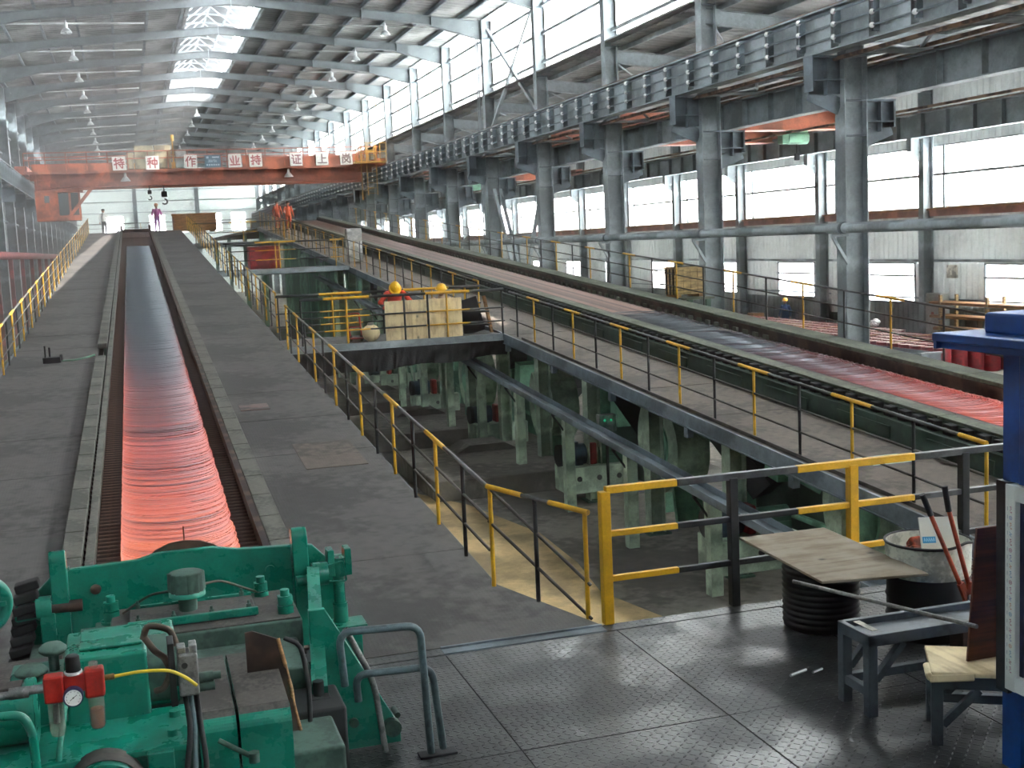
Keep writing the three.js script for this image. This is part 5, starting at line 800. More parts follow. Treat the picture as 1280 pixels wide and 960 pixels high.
{ const t = thing('steel_bin', 'long low grey open steel bin beside the row of red drums', 'bin', [23.65, GROUND, -34.8]); t.scale.x = 0.4; mesh('bin_side', [span(-0.9, 0.9, 0.05, 0.95, 2.4, 2.46), span(-0.9, 0.9, 0.05, 0.95, -2.46, -2.4), span(-0.9, -0.84, 0.05, 0.95, -2.4, 2.4), span(0.84, 0.9, 0.05, 0.95, -2.4, 2.4), span(-0.84, 0.84, 0, 0.06, -2.4, 2.4)], M.steelDark, t); for (const z of [-1.6, 0, 1.6]) mesh('bin_rib', span(-0.96, -0.9, 0.05, 0.95, z - 0.05, z + 0.05), M.steelDark, t); mesh('bin_lip', [span(-0.98, 0.98, 0.93, 0.98, 2.38, 2.5), span(-0.98, 0.98, 0.93, 0.98, -2.5, -2.38)], M.steel, t); }
{ const t = thing('timber_rack', 'rack stacked with brown timber planks under the window nearest the cabin', 'rack', [28.98, GROUND, -36]); for (const z of [-2.6, 0, 2.6]) for (const x of [-0.35, 0.35]) mesh('upright', span(x - 0.05, x + 0.05, 0, 2.3, z - 0.05, z + 0.05), M.crate, t); for (const y of [1.0, 1.45, 1.95]) mesh('bearer', [-2.6, 0, 2.6].map((z) => span(-0.42, 0.42, y - 0.06, y, z - 0.06, z + 0.06)), M.steelDark, t); }
for (let k = 0; k < 9; k++) { const y = [1.0, 1.45, 1.95][k % 3], r = Math.floor(k / 3); solo('timber_plank', ['lower', 'middle', 'upper'][k % 3] + '-level brown plank in the timber rack, ' + ['at the aisle side', 'in the centre', 'at the wall side'][r], 'plank', rbox(28.73 + r * 0.25, GROUND + y + 0.05, -36 + rr(-0.3, 0.3), 0.22, 0.1, 6.2, 0.01), M.timber, 'timber planks in the rack'); }
{ const t = thing('electric_cabinet', 'narrow grey electric cabinet against the outer wall between two windows, with a red mark', 'cabinet', [29.35, GROUND, -39.75]); mesh('cabinet_body', rbox(0, 1.15, 0, 0.4, 2.3, 0.9, 0.02), M.sheet, t); mesh('cabinet_door', rbox(-0.21, 1.2, 0, 0.02, 2.0, 0.8, 0.006), M.sheet, t); mesh('red_mark', box(-0.222, 1.5, 0, 0.004, 0.2, 0.16), M.red, t); }
solo('wall_notice', 'small white framed notice on the outer wall above the grey cabinet', 'notice', rbox(29.9, 1.3, -39.6, 0.06, 0.5, 0.6, 0.01), M.paper);
solo('wall_box', 'small grey junction box on the outer wall beside a column, behind the drums', 'box', rbox(29.75, 0, -47.3, 0.3, 1.1, 0.5, 0.02), M.sheet);
[[28.9, -43.2, 0.45, 'white plastic bag on the drum lids beside the grey electric cabinet'], [28.6, -45.2, 0.36, 'white plastic bag on the drum lids below the second window'], [29.2, -57.7, 1.0, 'pale round sack by the outer wall, left of the standing worker'], [29.2, -61.4, 1.1, 'large white sack by the outer wall behind the second column']].forEach(([x, z, s, l], n) => { // crumpled bags: a main lump with folds and a smaller one beside it
  const lump = (cx, cy, cz, r) => { const g = new THREE.SphereGeometry(r, 20, 14), p = g.attributes.position; for (let i = 0; i < p.count; i++) { const a = p.getX(i) / r, b = p.getY(i) / r, c = p.getZ(i) / r, k = 1 + 0.75 * (fbm(a * 0.5 + 1 + cx, c * 0.4 + b * 0.4 + 1, 4, 3, 8 + n) - 0.5); p.setXYZ(i, a * r * k * 1.35, b * r * k * 0.8, c * r * k * 1.3); } g.computeVertexNormals(); return g.translate(cx, cy, cz); };
  const y = GROUND + (z > -50 ? 0.885 : 0), r = 0.36 * s; solo('white_bag', l, 'bag', [lump(x, y + r * 0.82, z, r), lump(x - 0.9 * r, y + r * 0.5, z + r, r * 0.62), lump(x + 0.2 * r, y + r * 1.5, z, r * 0.5)], M.bag); });
[[28.9, -52.8, 0.5, M.white, 'white carton by the outer wall beside the worker in blue'], [29.0, -53.8, 0.6, M.timber, 'brown carton by the outer wall behind the worker in blue']].forEach(([x, z, s, m, l]) => { const t = thing('carton_box', l, 'box', [x + 0.25, GROUND, z]); mesh('carton_body', rbox(0, s * 0.8, 0, s, s * 1.6, s, 0.015), m, t); mesh('carton_flap', rbox(0, s * 1.61, 0, s * 0.3, 0.02, s, 0.004), M.paper, t); });
{ const t = thing('scooter', 'white and pale blue motor scooter parked by the outer wall, seen past the third column', 'scooter', [28.3, GROUND, -59.4], 0.5);
  for (const x of [-0.62, 0.62]) mesh('wheel', [new THREE.TorusGeometry(0.2, 0.06, 8, 22).translate(x, 0.26, 0), cyl(x, 0.26, 0, 0.1, 0.08, 12, 'z')], M.rubber, t);
  mesh('scooter_body', [rbox(0.35, 0.58, 0, 0.8, 0.3, 0.3, 0.1), rbox(-0.05, 0.34, 0, 0.7, 0.1, 0.3, 0.03), rbox(-0.5, 0.66, 0, 0.1, 0.62, 0.4, 0.05, 0, 0, -0.25)], M.bag, t); mesh('seat', rbox(0.35, 0.77, 0, 0.7, 0.1, 0.26, 0.05), M.rubber, t); mesh('handlebar', [rod(V(-0.56, 1.05, -0.34), V(-0.56, 1.05, 0.34), 0.025), rod(V(-0.62, 0.3, 0), V(-0.54, 1.05, 0), 0.035), rod(V(-0.54, 1.05, 0.25), V(-0.48, 1.3, 0.33), 0.012), ball(-0.47, 1.32, 0.34, 0.06, 8)], M.white, t); }
{ const p = P(12.98, 0.42, 18.4), t = thing('wooden_crate', 'wooden crate with dark straps standing on the far walkway behind the right conveyor', 'crate', [p.x, p.y, p.z]);
  for (let k = 0; k < 4; k++) mesh('crate_board', rbox(-0.3 + k * 0.19, 0.38, 0.34, 0.18, 0.62, 0.02, 0.004), M.crate, t); mesh('crate_core', rbox(-0.02, 0.38, 0, 0.74, 0.62, 0.66, 0.006), M.crate, t); mesh('crate_lid', rbox(-0.02, 0.71, 0, 0.82, 0.04, 0.74, 0.006), M.crate, t); mesh('runner', [span(-0.36, -0.26, 0, 0.07, -0.33, 0.33), span(0.22, 0.32, 0, 0.07, -0.33, 0.33)], M.timber, t);
  { const s = setting('walkway_stand'); mesh('stand_plate', span(p.x - 0.42, p.x + 0.5, p.y - 0.06, p.y - 0.005, p.z - 0.6, p.z + 0.6), M.coverGreen, s); for (const z of [-0.5, 0.5]) mesh('stand_leg', span(p.x + 0.3, p.x + 0.42, GROUND, p.y - 0.06, p.z + z - 0.06, p.z + z + 0.06), M.greenDark, s); }
  for (const z of [-0.2, 0.0, 0.2]) mesh('strap', [span(-0.41, -0.392, 0.06, 0.74, z - 0.02, z + 0.02), span(-0.41, 0.37, 0.73, 0.745, z - 0.02, z + 0.02), rod(V(-0.34, 0.73, z), V(-0.36, 0.86, z), 0.012)], M.dark, t); }
function bayCrane(label, z, xt) { // small crane of the low bay
  const t = thing('bay_crane', label, 'crane', [24, 7.05, z]);
  mesh('girder', [span(-5.9, 4.6, 0.1, 0.75, -0.3, 0.3), span(-5.95, 4.65, 0.75, 0.8, -0.38, 0.38), span(-5.95, 4.65, 0.06, 0.1, -0.38, 0.38)], M.crane, t); mesh('end_truck', [rbox(-6.3, 0.2, 0, 0.5, 0.36, 2.4, 0.03), rbox(4.95, 0.45, 0, 0.5, 0.36, 2.4, 0.03)], M.crane, t);
  const h = mesh('hoist', [cyl(xt, -0.25, 0, 0.25, 0.9, 16, 'x'), rbox(xt, 0.02, 0, 0.7, 0.1, 0.6, 0.02), rbox(xt - 0.6, -0.25, 0, 0.3, 0.45, 0.4, 0.03)], M.green, t); mesh('hook_block', [rod(V(xt, -0.4, 0), V(xt, -0.9, 0), 0.03), rbox(xt, -1.0, 0, 0.2, 0.28, 0.14, 0.03)], M.dark, h); return t;
}
bayCrane('orange low-bay crane with a green hoist, seen between the third and fourth columns', -51, -3.6);
bayCrane('orange crane of the low bay seen behind the second column from the right', -44.5, 2.2);
bayCrane('small orange crane far off in the low bay, seen between the distant columns', -78, -2);

// ================================================================== LEFT SIDE
{ const t = thing('red_pipe', 'thick red pipe on stands along the left wall', 'pipe'); mesh('pipe_run', rod(V(-5.72, 3.55, -20), V(-5.72, 3.55, -125), 0.2, 14), M.redPipe, t); for (let z = -24; z > -120; z -= 7.5) mesh('pipe_stand', [span(-5.82, -5.62, GROUND, 3.4, z - 0.1, z + 0.1)], M.redPipe, t); }
for (let k = 0; k < 6; k++) { const z = -40 - k * 8, t = thing('machine_frame', 'green steel frame on the ground left of the left walkway, ' + ['nearest', 'second', 'third', 'fourth', 'fifth', 'farthest'][k] + ' of its row', 'frame', [-3.95, GROUND, z], 0, 'green frames by the left wall'); mesh('frame_beam', [span(-0.8, 0.8, 0.5, 0.7, -3, -2.8), span(-0.8, 0.8, 0.5, 0.7, 2.8, 3), span(-0.8, -0.6, 0.5, 0.7, -2.8, 2.8), span(0.6, 0.8, 0.5, 0.7, -2.8, 2.8)], M.green, t); for (const [x, zz] of [[-0.7, -2.9], [0.7, -2.9], [-0.7, 2.9], [0.7, 2.9]]) mesh('leg', span(x - 0.1, x + 0.1, 0, 0.5, zz - 0.1, zz + 0.1), M.greenDark, t); mesh('tray_sheet', span(-0.6, 0.6, 0.6, 0.62, -2.8, 2.8), M.greenPale, t); }
for (let k = 0; k < 7; k++) { const z = -58 - k * 5, t = thing('wire_bundle', 'pale strapped bundle stored along the left wall, ' + ['first', 'second', 'third', 'fourth', 'fifth', 'sixth', 'seventh'][k] + ' from the near end', 'bundle', [-5.17, GROUND, z - 0.5], 0, 'bundles along the left wall'); mesh('bundle_roll', [new THREE.TorusGeometry(0.26, 0.14, 10, 24).translate(0, 0.4, 0), new THREE.TorusGeometry(0.26, 0.14, 10, 24).translate(0, 0.4, -0.3)], M.cream, t).scale.set(1, 1, 1); mesh('strap', [box(0, 0.8, -0.15, 0.06, 0.02, 0.6)], M.redPipe, t); }

// ================================================================== BIG CRANE WITH ITS SIGNS
const strokes = { // brush strokes of the safety slogan, on a grid of ten
  '特': '2.2,.6 1.2,2.6|.6,2.4 4.2,2.4|2.4,.5 2.4,9.4|.6,6 4.2,4.8|5,2 9,2|7,.6 7,4|4.4,4 9.6,4|4.6,5.9 9.6,5.9|8,4.4 8,9.2 7,8.8|5.6,6.8 6.3,7.8', '种': '4,.8 1,1.6|.6,3.4 4.4,3.4|2.5,1.4 2.5,9.4|2.5,3.6 .8,6.6|2.7,4.2 4.2,5.6|5.2,3 9.2,3 9.2,6.4 5.2,6.4 5.2,3|7.2,.6 7.2,9.5', '作': '3,.6 .6,4.6|2.2,3.4 2.2,9.4|5.4,.7 4,3.8|4.8,2.6 9.6,2.6|6.4,2.8 6.4,9.4|6.4,5 9,5|6.4,7.2 9.2,7.2', '业': '3.6,1 3.6,8.6|6.4,1 6.4,8.6|1,3 2.3,6.6|9,3 7.7,6.6|.6,8.8 9.4,8.8', '持': '2.3,.6 2.3,9 1.2,8.4|.6,2.6 4,2.6|.6,6.2 4,5|5,2 9,2|7,.6 7,4|4.4,4 9.6,4|4.6,5.9 9.6,5.9|8,4.4 8,9.2 7,8.8|5.6,6.8 6.3,7.8', '证': '1.4,.9 2.6,2.2|.7,3.8 2.4,3.8 2.4,8.8 3.8,7.4|4.4,1.4 9.4,1.4|7,1.6 7,8.8|7,5 9.2,5|5,4 5,8.8|4,9 9.6,9', '上': '4.8,1 4.8,8.8|4.8,4.4 8.6,4.4|.7,8.9 9.4,8.9', '岗': '5,.4 5,2.6|2,1 2,2.6 8,2.6 8,1|1.4,4 1.4,9.5|1.4,4 8.8,4 8.8,9.3 7.8,9|3,5.2 7,8.8|7,5.2 3,8.8',
};
function signTexture(ch, ink) {
  const cv = document.createElement('canvas'); cv.width = cv.height = 128; const c = cv.getContext('2d'); c.fillStyle = '#f6f4ef'; c.fillRect(0, 0, 128, 128); c.strokeStyle = ink; c.lineWidth = 11; c.lineCap = 'round'; c.lineJoin = 'round';
  for (const s of strokes[ch].split('|')) { c.beginPath(); s.split(' ').forEach((p, i) => { const [x, y] = p.split(',').map(Number); c[i ? 'lineTo' : 'moveTo'](12 + x * 10.4, 12 + y * 10.4); }); c.stroke(); }
  const t = new THREE.CanvasTexture(cv); t.colorSpace = THREE.SRGBColorSpace; return t;
}
const zK = -77.6;
{
  const t = thing('bridge_crane', 'orange overhead travelling crane spanning the whole hall, with driver cab and lettered boards', 'crane', [5.2, 7.4, zK]);
  const g = (n, q, m, p = t) => { const o = mesh(n, q, m, p); if (p === t) o.position.set(-5.2, -7.4, -zK); return o; };
  g('front_girder', [span(-3.9, 14.4, 7.5, 8.35, zK - 0.7, zK - 0.1), span(-5.0, -3.9, 7.9, 8.35, zK - 0.7, zK - 0.1), span(14.4, 15.3, 7.9, 8.35, zK - 0.7, zK - 0.1), span(-3.9, 14.4, 7.45, 7.5, zK - 0.76, zK - 0.04), span(-4.9, 15.2, 8.35, 8.4, zK - 0.76, zK - 0.04)], M.crane);
  g('rear_girder', [span(-4.9, 15.2, 7.45, 8.35, zK - 3.5, zK - 2.9), span(-4.9, 15.2, 8.35, 8.4, zK - 3.56, zK - 2.84)], M.crane);
  g('end_carriage', [rbox(-5.4, 8.45, zK - 1.8, 0.7, 0.5, 4.8, 0.04), rbox(15.75, 8.45, zK - 1.8, 0.7, 0.5, 4.8, 0.04)], M.crane);
  for (const x of [-5.5, 15.85]) for (const z of [-3.8, 0.2]) g('crane_wheel', cyl(x, 8.3, zK + z, 0.22, 0.12, 20, 'x'), M.dark);
  g('walkway_deck', [span(-5.2, 15.6, 8.3, 8.36, zK - 0.1, zK + 0.75), span(-5.2, 15.6, 8.2, 8.36, zK + 0.72, zK + 0.76)], M.crane);
  g('side_fascia', [span(7.2, 14.3, 8.36, 8.95, zK + 0.7, zK + 0.74), span(-4.8, 0.0, 8.36, 8.78, zK + 0.7, zK + 0.74)], M.crane);
  const post = ready(span(-0.03, 0.03, 0, 1.05, -0.03, 0.03)); for (let x = -5.2; x < 15.7; x += 1.15) { const p = mesh('railing_post', post, M.crane, t); p.position.set(x - 5.2, 0.95, 0.72); } for (let x = -5.2; x < 15.7; x += 2.3) { const p = mesh('railing_post', post, M.crane, t); p.position.set(x - 5.2, 1.0, -3.6); }
  for (const [y, z] of [[9.42, 0.72], [9.0, 0.72], [9.5, -3.6], [9.0, -3.6]]) g('railing_bar', span(-5.2, 15.6, y - 0.03, y + 0.03, zK + z - 0.03, zK + z + 0.03), M.crane);
  const cab = g('driver_cab', [span(-4.75, -4.7, 5.6, 7.2, zK - 0.6, zK + 0.7), span(-4.75, -2.3, 5.5, 5.6, zK - 0.6, zK + 0.7), span(-4.75, -2.1, 7.15, 7.25, zK - 0.6, zK + 0.7), span(-4.7, -3.5, 5.6, 7.15, zK + 0.65, zK + 0.7), span(-2.35, -2.3, 5.6, 7.15, zK + 0.62, zK + 0.7), span(-2.9, -2.82, 5.6, 7.15, zK + 0.62, zK + 0.7), span(-4.7, -2.3, 5.6, 7.15, zK - 0.6, zK - 0.55), span(-3.5, -2.3, 5.6, 5.75, zK + 0.62, zK + 0.7)], M.crane);
  for (const [a, b, c, d] of [[-4.25, -3.98, 6.55, 6.95], [-3.48, -2.92, 5.8, 7.1], [-2.8, -2.38, 5.8, 7.1]]) mesh('cab_window', span(a, b, c, d, zK + 0.7, zK + 0.71), std('#5a6668', 0.15, 0), cab);
  g('cab_hanger', [span(-4.72, -4.6, 7.2, 8.4, zK + 0.6, zK + 0.7), span(-2.4, -2.3, 7.2, 8.4, zK - 0.3, zK - 0.2)], M.crane);
  g('cab_stair', [bar(V(-3.0, 5.6, zK + 0.95), V(-0.6, 8.5, zK + 0.85), 0.06, 0.16), bar(V(-3.0, 5.6, zK + 1.5), V(-0.6, 8.5, zK + 1.4), 0.06, 0.16), ...[...Array(12)].map((_, i) => box(-2.9 + i * 0.2, 5.75 + i * 0.24, zK + 1.2, 0.2, 0.03, 0.55))], M.crane);
  g('end_ladder', [span(14.4, 14.46, 6.1, 9.6, zK + 1.0, zK + 1.06), span(14.75, 14.81, 6.4, 9.6, zK + 1.0, zK + 1.06), span(15.35, 15.41, 6.4, 9.6, zK + 1.0, zK + 1.06), ...[...Array(9)].map((_, i) => span(14.75, 15.4, 6.5 + i * 0.33, 6.53 + i * 0.33, zK + 1.0, zK + 1.05))], M.craneYellow);
  g('end_platform', [span(13.96, 15.9, 8.38, 8.46, zK + 0.7, zK + 1.7), ...[0, 1, 2, 3, 4, 5].map((i) => span(13.98 + i * 0.38, 14.02 + i * 0.38, 8.4, 9.6, zK + 1.64, zK + 1.7)), span(13.98, 15.9, 9.55, 9.6, zK + 1.64, zK + 1.7), span(13.98, 15.9, 9.0, 9.05, zK + 1.64, zK + 1.7)], M.craneYellow);
  g('trolley', [rbox(2.1, 8.62, zK - 1.8, 2.6, 0.4, 2.6, 0.04), cyl(2.1, 9.0, zK - 1.8, 0.35, 1.8, 18, 'x')], M.craneYellow);
  for (const [x, y, s] of [[1.7, 6.95, 0.7], [2.55, 6.8, 1]]) g('hook_block', [rod(V(x, 7.1, zK - 1.2), V(x, 8.5, zK - 1.2), 0.03), rbox(x, y + 0.15, zK - 1.2, 0.34 * s, 0.36 * s, 0.2, 0.05), new THREE.TorusGeometry(0.15 * s, 0.05 * s, 8, 18, 4.2).rotateZ(-2.6).translate(x, y - 0.3 * s, zK - 1.2)], M.dark);
  const cabinetM = M.cream; for (const [a, b, y1] of [[0.95, 2.05, 9.75], [2.1, 3.05, 9.75], [0.5, 0.9, 9.35], [3.3, 3.9, 9.5]]) g('electric_cupboard', rbox((a + b) / 2, (8.4 + y1) / 2, zK + 0.35, b - a, y1 - 8.4, 0.5, 0.02), a > 3.2 ? M.sheet : cabinetM);
  g('beacon_post', [span(3.14, 3.22, 8.4, 10.0, zK + 0.5, zK + 0.58)], M.craneYellow); g('beacon', cyl(3.18, 10.18, zK + 0.54, 0.1, 0.36, 12), M.craneYellow);
  for (const x of [0.35, 10.0]) g('crane_lamp', [lathe([[0.3, 0], [0.2, 0.16], [0.08, 0.3], [0.07, 0.5], [0, 0.5]], 16).translate(x, 7.7, zK + 0.3)], M.lampShade);
  const px = [149, 190, 234, 288, 314, 363, 397, 428], xs = [0.05, 1.95, 4.15, 6.75, 8.0, 10.45, 12.05, 13.55], words = ['特', '种', '作', '业', '持', '证', '上', '岗'], ord = ['leftmost', 'second from the left', 'third from the left', 'fourth from the left', 'fifth from the left', 'sixth from the left', 'seventh from the left', 'rightmost'];
  words.forEach((ch, i) => { const q = mesh('sign_board', new THREE.BoxGeometry(0.76, 0.8, 0.03), [M.white, M.white, M.white, M.white, std('#ffffff', 0.7, 0, { map: signTexture(ch, i > 5 ? '#6d3a3c' : i === 5 ? '#8a2730' : '#b01f2b') }), M.white], scene, true); q.position.set(xs[i], 8.72 + [0, 0, 0.02, 0.02, 0.02, 0.02, 0.02, 0.02][i], zK + 0.79); q.rotation.z = [0.02, 0, -0.03, 0.03, 0.02, 0.01, 0, 0.02][i]; tag(q, 'white board lettered with a Chinese character on the big crane, ' + ord[i], 'sign', 'lettered boards on the crane'); });
  const cv = document.createElement('canvas'); cv.width = 256; cv.height = 192; const c = cv.getContext('2d'); c.fillStyle = '#5f8296'; c.fillRect(0, 0, 256, 192); c.fillStyle = '#dfe9ee'; c.font = 'bold 58px sans-serif'; c.fillText('30/5t', 50, 112); c.fillRect(26, 18, 40, 34); c.fillRect(120, 22, 110, 22); for (let i = 0; i < 6; i++) c.fillRect(26 + i * 36, 140, 24, 26);
  const tx = new THREE.CanvasTexture(cv); tx.colorSpace = THREE.SRGBColorSpace; const q = mesh('capacity_board', new THREE.BoxGeometry(0.95, 0.72, 0.03), [M.blue, M.blue, M.blue, M.blue, std('#ffffff', 0.7, 0, { map: tx }), M.blue], scene, true); q.position.set(5.45, 8.73, zK + 0.79); tag(q, 'blue-grey capacity board with white lettering on the big crane', 'sign');
}
// ------------------------------------------------------------------ high-bay lamps under the roof, switched off
{
  const shade = ready(lathe([[0.3, 0], [0.27, 0.1], [0.16, 0.24], [0.1, 0.28], [0.09, 0.3]], 20)), gear = ready([cyl(0, 0.42, 0, 0.1, 0.28, 12), cyl(0, 0.62, 0, 0.03, 0.14, 8)]), stem = ready(span(-0.015, 0.015, 0.66, 1.05, -0.015, 0.015)), bulb = ready(ball(0, 0.1, 0, 0.09, 10, 1.4)); let first = null;
  const rowN = [['left', -1.65], ['right', 11.97]], ordN = ['nearest', 'second', 'third', 'fourth', 'fifth', 'sixth', 'seventh', 'eighth', 'ninth', 'tenth', 'eleventh', 'twelfth'];
  const add = (label, x, y, z) => { let o; if (!first) { o = first = thing('pendant_lamp', label, 'lamp', [0, 0, 0], 0, 'pendant lamps under the hall roof'); mesh('lamp_shade', shade, M.lampShade, o); mesh('gear_box', gear, M.lampShade, o); mesh('stem', stem, M.steel, o); mesh('bulb', bulb, M.white, o); } else { o = first.clone(); o.name = numbered('pendant_lamp'); o.userData.label = label; scene.add(o); } o.position.set(x, y - 0.1, z); o.scale.setScalar(0.78); };
  for (const [w, x] of rowN) for (let n = 4; n < 14; n++) add('white bell-shaped roof lamp, ' + ordN[n - 4] + ' in the ' + w + ' row of roof lamps', x, 12.75, zc(n));
  for (let n = 9; n < 14; n++) add('white bell-shaped lamp under the roof ridge, ' + ordN[n - 9] + ' beyond the end of the skylight', 5.75, 13.25, zc(n));
}
// ------------------------------------------------------------------ things on the far landing
{ const t = thing('shipping_crate', 'large brown wooden crate on the landing at the far end of the middle walkway', 'crate', [4.6, 4.72, -86]); mesh('crate_side', rbox(0, 0.6, 0, 2.8, 1.1, 1.6, 0.02), M.timber, t); mesh('crate_lid', rbox(0, 1.18, 0, 2.9, 0.08, 1.7, 0.02), M.timber, t); mesh('crate_base', [span(-1.3, -1.0, 0, 0.08, -0.8, 0.8), span(1.0, 1.3, 0, 0.08, -0.8, 0.8)], M.timber, t); }
railing('handrail', 'dark railing across the far landing in front of the end wall', [V(-2.9, 4.72, -100), V(14, 4.72, -100)], { h: 1.1, step: 1.4, first: 1, mids: [0.4, 0.75], sleeve: 0 });
{ const t = thing('coil_former', 'dark conveyor end frame where the left conveyor meets the landing', 'frame', [0.75, 4.72, -82.6]); mesh('frame_beam', [span(-0.9, 0.9, 0, 0.25, -0.3, 0.3), span(-0.95, -0.8, 0, 0.5, -0.4, 0.4), span(0.8, 0.95, 0, 0.5, -0.4, 0.4)], M.wallRust, t); }

// ================================================================== PEOPLE
function person(label, pos, turn, J, look, cell = 0.02) { // J: joints of a pose in metres, facing +z, feet at y = 0
  const t = thing('person', label, 'person', pos, turn), L = [];
  const cap = (a, b, ra, rb, part) => L.push([a, b, ra, rb, part]);
  cap(J.pelvis, J.chest, 0.15, 0.165, 0); cap(J.chest, J.neck, 0.15, 0.07, 0); cap(J.neck, J.head, 0.055, 0.06, 1);
  for (const s of ['l', 'r']) { const d = s === 'l' ? 1 : -1, hip = J.pelvis.clone().add(V(0.09 * d, -0.03, 0)), sh = J.neck.clone().add(V(0.18 * d, -0.06, 0)).lerp(J.chest.clone().add(V(0.18 * d, 0, 0)), 0.1); cap(hip, J['knee' + s], 0.095, 0.065, 0); cap(J['knee' + s], J['foot' + s].clone().add(V(0, 0.08, -0.02)), 0.065, 0.045, 0); cap(J['foot' + s].clone().add(V(0, 0.045, -0.04)), J['foot' + s].clone().add(V(0, 0.035, 0.14)), 0.045, 0.035, 2); cap(sh, J['elbow' + s], 0.06, 0.048, 0); cap(J['elbow' + s], J['hand' + s], 0.046, 0.034, 0);
    const h = J['hand' + s], dir = h.clone().sub(J['elbow' + s]).normalize(), side = V(0, 0, 1).cross(dir).normalize(); cap(h, h.clone().addScaledVector(dir, 0.08), 0.03, 0.034, 1); for (let f = -1.5; f <= 1.5; f++) cap(h.clone().addScaledVector(dir, 0.08).addScaledVector(side, f * 0.018), h.clone().addScaledVector(dir, 0.16 - 0.012 * Math.abs(f)).addScaledVector(side, f * 0.022).add(V(0, 0, 0.02)), 0.011, 0.009, 1); cap(h.clone().addScaledVector(dir, 0.03), h.clone().addScaledVector(dir, 0.1).addScaledVector(side, 0.05 * d), 0.012, 0.01, 1); }
  const hd = J.head, f = (J.face || V(0, 0, 1)).clone().normalize(), rt = V(0, 1, 0).cross(f).normalize(), up = f.clone().cross(rt); cap(hd.clone().addScaledVector(up, 0.03), hd.clone().addScaledVector(up, -0.04).addScaledVector(f, 0.025), 0.095, 0.07, 1); cap(hd.clone().addScaledVector(f, 0.1).addScaledVector(up, 0.01), hd.clone().addScaledVector(f, 0.115).addScaledVector(up, -0.02), 0.012, 0.016, 1); for (const d of [-1, 1]) cap(hd.clone().addScaledVector(rt, 0.085 * d).addScaledVector(up, 0.01), hd.clone().addScaledVector(rt, 0.09 * d).addScaledVector(up, -0.03), 0.016, 0.012, 1);
  const lo = V(1e9, 1e9, 1e9), hi = lo.clone().negate(); L.forEach(([a, b, ra]) => [a, b].forEach((p) => { lo.min(p.clone().subScalar(ra + 0.06)); hi.max(p.clone().addScalar(ra + 0.06)); }));
  const size = Math.max(hi.x - lo.x, hi.y - lo.y, hi.z - lo.z), n = Math.ceil(size / cell) + 4, mc = new MarchingCubes(n, M.white, false, false, 200000), c = lo.clone().add(hi).multiplyScalar(0.5), half = size / 2, q = V(), at = (i) => ((i - n / 2) / (n / 2)) * half;
  const dist = (p) => { let d = 1e9, best = 0, bd = 1e9; for (const [a, b, ra, rb, part] of L) { const bx = b.x - a.x, by = b.y - a.y, bz = b.z - a.z, len = bx * bx + by * by + bz * bz || 1e-9; let h = ((p.x - a.x) * bx + (p.y - a.y) * by + (p.z - a.z) * bz) / len; h = h < 0 ? 0 : h > 1 ? 1 : h; const e = Math.hypot(p.x - a.x - h * bx, p.y - a.y - h * by, p.z - a.z - h * bz) - (ra + (rb - ra) * h); if (e < bd) { bd = e; best = part; } const k = part === 1 ? 0.012 : 0.035, m = Math.max(k - Math.abs(d - e), 0) / k; d = Math.min(d, e) - m * m * k * 0.25; } return [d, best]; };
  for (let k = 0; k < n; k++) for (let j = 0; j < n; j++) for (let i = 0; i < n; i++) { q.set(c.x + at(i), c.y + at(j), c.z + at(k)); mc.field[i + j * n + k * n * n] = q.x < lo.x || q.x > hi.x || q.y < lo.y || q.y > hi.y || q.z < lo.z || q.z > hi.z ? -1 : -dist(q)[0]; }
  mc.isolation = 0; mc.update(); const cnt = mc.count, pos3 = new Float32Array(cnt * 3), col = new Float32Array(cnt * 3), skin = new THREE.Color('#b98468'), boots = new THREE.Color('#25221f'), cloth = new THREE.Color(look.cloth), legs = new THREE.Color(look.legs || look.cloth);
  for (let i = 0; i < cnt; i++) { q.set(mc.positionArray[i * 3] * half + c.x, mc.positionArray[i * 3 + 1] * half + c.y, mc.positionArray[i * 3 + 2] * half + c.z); pos3.set([q.x, q.y, q.z], i * 3); const part = dist(q)[1], k = part === 1 ? skin : part === 2 ? boots : q.y < J.pelvis.y && q.distanceTo(J.handl) > 0.2 && q.distanceTo(J.handr) > 0.2 ? legs : cloth; col.set([k.r, k.g, k.b], i * 3); }
  const g = new THREE.BufferGeometry(); g.setAttribute('position', new THREE.BufferAttribute(pos3, 3)); g.setAttribute('normal', new THREE.BufferAttribute(mc.normalArray.slice(0, cnt * 3), 3)); g.setAttribute('uv', new THREE.BufferAttribute(new Float32Array(cnt * 2), 2)); g.setAttribute('color', new THREE.BufferAttribute(col, 3)); g.userData.ready = true;
  mesh('body', g, new THREE.MeshStandardMaterial({ vertexColors: true, roughness: 0.85 }), t);
  const fr = new THREE.Matrix4().makeBasis(rt, up, f).setPosition(hd);
  if (look.hat) mesh('helmet', [lathe([[0.118, 0.0], [0.116, 0.05], [0.095, 0.1], [0.05, 0.13], [0, 0.137]], 20).scale(1, 1, 1.12).translate(0, 0.035, 0), lathe([[0.11, 0], [0.15, -0.005], [0.15, 0.004], [0.11, 0.01]], 20).scale(0.95, 1, 1.1).translate(0, 0.04, 0.025), rbox(0, 0.15, 0, 0.02, 0.03, 0.2, 0.01)].map((x) => x.applyMatrix4(fr)), std(look.hat, 0.35), t);
  else mesh('hair', [lathe([[0.104, 0.0], [0.106, 0.05], [0.085, 0.095], [0.04, 0.122], [0, 0.126]], 18).scale(1, 1, 1.1).translate(0, 0.03, -0.012).applyMatrix4(fr)], std('#1b1715', 0.8), t);
  return t;
}
